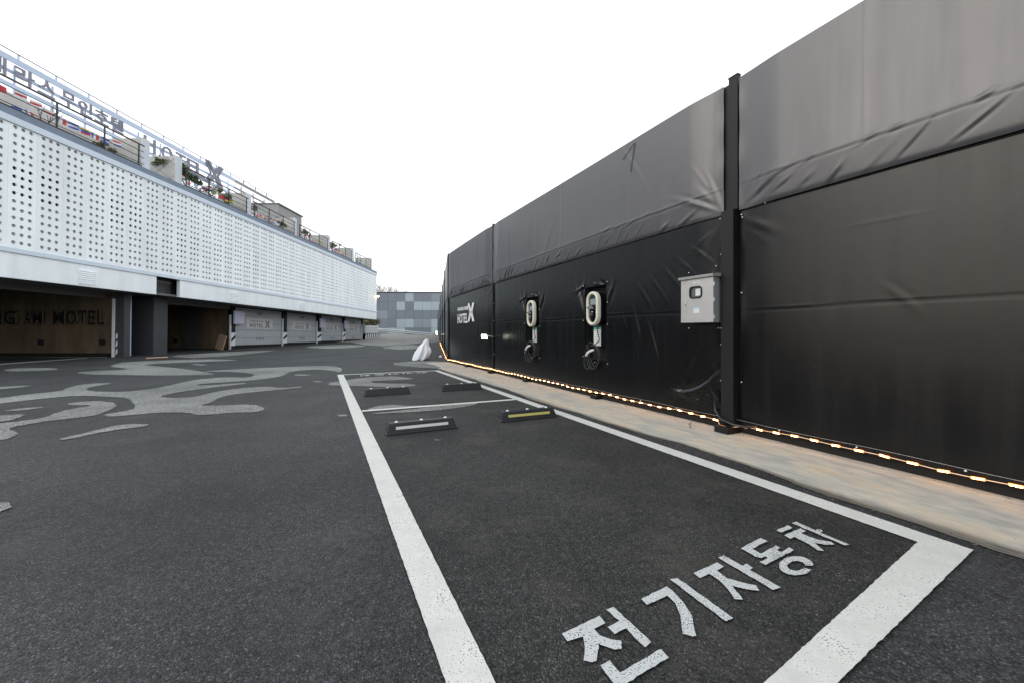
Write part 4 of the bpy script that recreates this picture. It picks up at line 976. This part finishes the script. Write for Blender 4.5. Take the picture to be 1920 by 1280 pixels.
mb = MB(); put_logo(mb, (13.9, SO-.03, 11.2), (1.5, 0, 0), (0, 0, 1.45), (0, -.05, 0)); mb.build('emblem', M['letter'], rs_)

# =================================================================== flags and plants on the terrace
def flag_mesh(cols, vert):
    mb = MB(); n = 6; W_, H_ = .30, .20
    for i, c in enumerate(cols):
        for k in range(n):
            if vert: x0, x1, z0, z1 = W_*i/3, W_*(i+1)/3, -H_*(k+1)/n, -H_*k/n
            else: x0, x1, z0, z1 = W_*k/n, W_*(k+1)/n, -H_*(i+1)/3, -H_*i/3
            yf = lambda x, z: .025*math.sin(x*18+z*6)*(-z/H_)
            mb.add([(x0, yf(x0, z0), z0), (x1, yf(x1, z0), z0), (x1, yf(x1, z1), z1), (x0, yf(x0, z1), z1)], [(0, 1, 2, 3)], FL[c])
    return mb
combos = [(('black','red','yellow'),0), (('blue','white','red'),1), (('white','red','white'),0), (('green','yellow','green'),0), (('red','white','red'),0), (('green','white','red'),1), (('blue','white','blue'),0), (('red','red','yellow'),0), (('white','blue','red'),0), (('orange','white','green'),0), (('sky','white','sky'),0), (('white','white','pink'),0), (('red','white','blue'),0), (('yellow','blue','red'),0), (('red','red','red'),0), (('white','white','red'),1)]
fm = []
for c, v in combos:
    o = flag_mesh(c, v).build('flag', None); fm.append(o.data); bpy.data.objects.remove(o)
rr = random.Random(11)
runs = [(-3.0, 4.6, .65, 8.98, 'nearest'), (-1.5, 4.6, 1.25, 8.78, 'back'), (6.8, 11.1, .6, 8.85, 0), (6.8, 11.1, 1.3, 8.65, 0), (11.7, 16.0, .7, 8.85, 0), (16.6, 20.9, .7, 8.85, 0), (21.6, 25.6, .7, 8.8, 0), (26.4, 30.4, .7, 8.8, 0)]
blab = ['flag bunting along the nearest terrace front, left of the first divider wall', 'flag bunting along the back of the nearest terrace', 'flag bunting at the front of the terrace with the dark pine', 'flag bunting at the back of the terrace with the dark pine', 'flag bunting on the third terrace, below the grey stair house', 'flag bunting on the terrace just past the stair house', 'flag bunting on the second last small terrace', 'flag bunting on the farthest small terrace']
for ri, (a, b, o_, z_, _) in enumerate(runs):
    bt = empty('flag_bunting', BM_); tag(bt, blab[ri], 'flags', 'strings of small national flags on the terraces')
    f = lambda t: z_+.05-.22*math.sin(math.pi*((t-a) % ((b-a)/2))/((b-a)/2))
    MB().tube([(a+(b-a)*i/24, o_, f(a+(b-a)*i/24)) for i in range(25)], .005, 4).build('cord', M['whitep'], bt)
    t = a+.12
    while t < b-.3:
        o = bpy.data.objects.new('flag', rr.choice(fm)); COL.objects.link(o); o.parent = bt; o.location = (t, o_, f(t+.15)-.004); o.rotation_euler = (rr.uniform(-.25, .25), rr.uniform(-.12, .12), rr.uniform(-.3, .3)); t += rr.uniform(.36, .5)

def branchy(mbw, mbl, p, d, L, r, depth, rr, leaf, spread=.6, lsz=.05, nleaf=3):
    q = p+d*L
    mbw.tube([p, (p+q)/2+Vector((rr.uniform(-1, 1), rr.uniform(-1, 1), 0))*L*.06, q], r, 5 if depth > 1 else 3, r2=r*.62)
    if depth == 0:
        if leaf:
            for _ in range(nleaf):
                c = q+Vector((rr.gauss(0, 1), rr.gauss(0, 1), rr.gauss(0, 1)))*L*.35
                a = Vector((rr.uniform(-1, 1), rr.uniform(-1, 1), rr.uniform(-1, 1))).normalized()*lsz; b_ = a.cross(Vector((rr.uniform(-1, 1), rr.uniform(-1, 1), rr.uniform(-1, 1)))).normalized()*lsz*.5
                mbl.add([c-a, c+b_, c+a, c-b_], [(0, 1, 2, 3)])
        return
    for _ in range(rr.choice((2, 3, 3))):
        e = (d+Vector((rr.uniform(-1, 1), rr.uniform(-1, 1), rr.uniform(-.5, .7)))*spread).normalized()
        branchy(mbw, mbl, p+d*L*rr.uniform(.55, 1), e, L*rr.uniform(.62, .82), r*.6, depth-1, rr, leaf, spread, lsz, nleaf)
plants = [(1.7, .9, .95, 0, 'bare twiggy shrub behind the nearest terrace railing', 0), (4.0, 1.2, .7, 1, 'small olive shrub at the right end of the nearest terrace', 0), (7.1, .9, 1.15, 2, 'dark green pine shrub just right of the panelled divider wall', 0), (8.0, 1.1, 1.0, 2, 'second pine shrub, standing under the X of the rooftop sign', 0), (9.3, .8, .85, 1, 'olive brown shrub in the middle of the second terrace', 0), (10.3, .8, .75, 1, 'thin shrub before the beige wall at the right end of the second terrace', 0),
          (12.1, .9, .95, 1, 'shrub at the left end of the terrace below the stair house', 0), (14.2, .8, .85, 0, 'bare shrub in front of the grey stair house', 0), (15.3, .8, .7, 1, 'little shrub right of the bare one below the stair house', 0), (19.0, .9, 1.0, 1, 'olive shrub on the terrace past the stair house', 0), (23.6, .9, 1.1, 1, 'olive shrub on the second last terrace', 0), (28.6, .9, 1.3, 0, 'bare brown shrub on the farthest terrace', 0)]
for i, (t, o_, h, kd, lab, _) in enumerate(plants):
    rr = random.Random(70+i); r_ = empty('terrace_shrub'); r_.matrix_world = BM_ @ Matrix.Translation((t, o_, 7.98)); tag(r_, lab, 'shrub', 'shrubs on the motel terraces')
    MB().tube([(0, 0, 0), (0, 0, .25)], .14, 10, r2=.17).build('pot', M['pot'], r_)
    mw_, ml = MB(), MB()
    for _ in range(3): branchy(mw_, ml, Vector((0, 0, .2)), Vector((rr.uniform(-.5, .5), rr.uniform(-.4, .4), 1)).normalized(), h*.42, .018, 4, rr, kd > 0, .65, .05 if kd < 2 else .065, 4 if kd < 2 else 9)
    mw_.build('branches', M['bark'], r_)
    if ml.v: ml.build('foliage', M['leaf' if kd == 2 else 'leaf2'], r_)

# corner lamp
cl = empty('corner_lamp'); cl.matrix_world = BM_ @ Matrix.Translation((T1+.04, .0, 5.45)); tag(cl, 'small lit warm lamp on the far corner of the perforated facade', 'lamp')
MB().tube([(0, .1, .1), (.0, -.05, .12), (0, -.16, .06)], .02, 6).build('arm', M['black'], cl)
MB().tube([(0, -.16, .06), (0, -.16, -.02), (0, -.16, -.10)], .05, 10, r2=.10).build('shade', M['black'], cl, smooth=True)
bm = bmesh.new(); bmesh.ops.create_icosphere(bm, subdivisions=2, radius=.085); me = bpy.data.meshes.new('bulb'); bm.to_mesh(me); bm.free(); me.materials.append(M['warm'])
o = bpy.data.objects.new('bulb', me); COL.objects.link(o); o.parent = cl; o.location = (0, -.16, -.12)

# =================================================================== beyond the motel
# white slatted fence on a striped kerb wall
KA, KB = Vector((-16.45, 44.1)), Vector((-16.2, 48.6))
kd = KB-KA
kw = MB(); nS = 9
cwl = empty('slatted_fence', loc=(0, 0, 0)); tag(cwl, 'white horizontal slat fence panel past the end of the motel', 'fence')
fa, fb = Vector((-16.35, 44.3)), Vector((-15.9, 47.2))
def quadwall(a, b, z0, z1, z0b, z1b, th, name, m, par):
    d = (b-a).normalized(); n_ = Vector((d.y, -d.x))*th
    V = [(a.x, a.y, z0), (b.x, b.y, z0b), (b.x, b.y, z1b), (a.x, a.y, z1)]; V += [(x+n_.x, y+n_.y, z) for x, y, z in V]
    return MB().add(V, [(0,1,2,3),(7,6,5,4),(0,4,5,1),(1,5,6,2),(2,6,7,3),(3,7,4,0)]).build(name, m, par)
for q in range(4): quadwall(fa, fb, .83+.22*q, 1.0+.22*q, .83+.22*q, 1.0+.22*q, .05, 'slat', M['stripe_w'], cwl)
quadwall(fa+Vector((-.06, .05)), fb+Vector((-.06, .05)), .74, 1.68, .74, 1.68, -.03, 'gap_shade', M['frame_grey'], cwl)  # darker sheet added to stand in for shade between the slats
for p in (fa, fb): box('post', (p.x-.05, p.y-.03, 0), (p.x+.05, p.y+.06, 1.72), M['white_trim'], cwl)
sw = empty('striped_kerb_wall'); tag(sw, 'low wall with slanting black and white hazard stripes beside the last garage door', 'kerb wall')
wa, wb_ = Vector((-16.45, 43.9)), Vector((-15.85, 47.3))
quadwall(wa, wb_, -.05, .78, -.05, .80, .25, 'wall', M['black'], sw)
d = (wb_-wa); n_ = Vector((d.y, -d.x)).normalized()*.253
for q in range(8):
    u0 = q/8+.01; u1 = u0+.07; sl_ = .055
    P = [(u0, .02), (u1, .02), (u1+sl_, .76), (u0+sl_, .76)]
    V = [((wa+d*min(u, 1)).x+n_.x, (wa+d*min(u, 1)).y+n_.y, z) for u, z in P]
    V2 = [(wa.x+d.x*min(u, 1), wa.y+d.y*min(u, 1)-.003, z) for u, z in P]
    MB().add(V, [(0, 1, 2, 3)]).build('white_stripe', M['stripe_w'], sw)
# guard rail
gr = empty('guard_rail'); tag(gr, 'galvanised guard rail sloping down in front of the grey panelled building', 'guard rail')
ga, gb = Vector((-20.0, 58.5, 1.42)), Vector((-10.6, 57.0, .60))
def W(u, o_): return [(p.x, p.y-o_[0], p.z+o_[1]) for p in (ga.lerp(gb, k/20) for k in range(21))]
for dz in (0.0, -.22): MB().tube([(p.x, p.y, p.z+dz) for p in (ga.lerp(gb, k/10) for k in range(11))], .085, 8).build('rail', M['galv'], gr, smooth=True)
for u in (.02, .17, .33, .5, .67, .84, .98):
    p = ga.lerp(gb, u); box('post', (p.x-.06, p.y+.06, -.05), (p.x+.06, p.y+.16, p.z+.06), M['galv'], gr)
# panelled building
fbld = empty('panelled_building', loc=(0, 72, 0)); tag(fbld, 'grey box building clad in squares of three grey tones behind the guard rail', 'building')
PP = 1.563; X0 = -28.7
box('wall', (X0-.3, .06, -1), (X0+PP*13+.3, 16, 7.9), M['farD'], fbld)
box('roof_edge', (X0-.4, -.05, 7.9), (X0+PP*13+.4, 16.1, 8.08), mat('dark_roof_edge', (.05, .045, .05), .6), fbld)
rowz = [7.88, 6.33, 4.77, 3.20, 1.64, .08]
pat = ['DDDDDDLDDMMDM', 'MDDDDLDLLLLMD', 'DDMMDDDDDDDDL', 'DMDDDLLMMLDDM', 'DDMMLLDDDLLMD']
for r_ in range(5):
    for c in range(13):
        x = X0+PP*c
        box('wall_panel', (x+.015, .0, rowz[r_+1]+.015), (x+PP-.015, .058, rowz[r_]-.015), M['far'+pat[r_][c]], fbld)
# trees behind
for i, (x, y, h, lab) in enumerate(((-29.2, 88, 14.2, 'bare tree behind the grey building, tallest, by the motel corner'), (-28.7, 92, 13.6, 'bare tree behind the grey building, second from the motel corner'), (-26.6, 90, 12.4, 'low bare tree crown showing just above the grey roof, farthest right'), (-32.5, 90, 14, 'bare tree mostly hidden behind the motel corner'))):
    rr = random.Random(90+i); t = empty('bare_tree', loc=(x, y, 0)); tag(t, lab, 'tree', 'bare trees behind the grey building')
    mw_, ml = MB(), MB(); MB().tube([(0, 0, 0), (0, 0, h*.45)], .22, 8, r2=.13).build('trunk', M['bark'], t)
    for _ in range(5): branchy(mw_, ml, Vector((0, 0, h*rr.uniform(.3, .45))), Vector((rr.uniform(-.7, .7), rr.uniform(-.6, .6), 1)).normalized(), h*.19, .08, 5, rr, False, .7)
    mw_.build('crown', M['twig'], t)
rr = random.Random(3); t = empty('evergreen_bush', loc=(-18.0, 49.5, .2)); tag(t, 'dull green and tan bush glimpsed under the far end of the motel', 'bush')
mw_, ml = MB(), MB()
for _ in range(6): branchy(mw_, ml, Vector((rr.uniform(-.6, .6), rr.uniform(-.3, .3), 0)), Vector((rr.uniform(-.5, .5), rr.uniform(-.3, .3), 1)).normalized(), 1.05, .03, 4, rr, True, .6, .11, 5)
mw_.build('branches', M['bark'], t); ml.build('foliage', M['leaf2'], t)

# grit and crumbs along the concrete strip and the fence foot
rr = random.Random(21); mb = MB()
for i in range(2600):
    if i < 1500: sx = rr.uniform(-1.5, 9)**1.0; ey = .93+rr.gauss(0, .06); z0 = .004
    elif i < 2100: sx = rr.uniform(-1.5, 10); ey = abs(rr.gauss(0, .05))+.01; z0 = .011
    else: sx = rr.uniform(-1.5, 10); ey = rr.uniform(.1, 3.8); z0 = .011 if ey < .9 else .003
    p = FM @ Vector((sx, ey, z0)); a = rr.uniform(.002, .0065)*(1.6 if rr.random() < .04 else 1)
    t = rr.uniform(0, 6.28); c, q = math.cos(t)*a, math.sin(t)*a
    mb.add([(p.x+c, p.y+q, p.z), (p.x-q, p.y+c, p.z), (p.x-c*.8, p.y-q, p.z), (p.x+q, p.y-c*.9, p.z), (p.x+c*.2, p.y, p.z+a*.9)], [(0, 1, 4), (1, 2, 4), (2, 3, 4), (3, 0, 4)])
tag(mb.build('grit', mat('grit_stone', (.12, .10, .085), .9, var=.6, vscale=40)), kind='stuff')
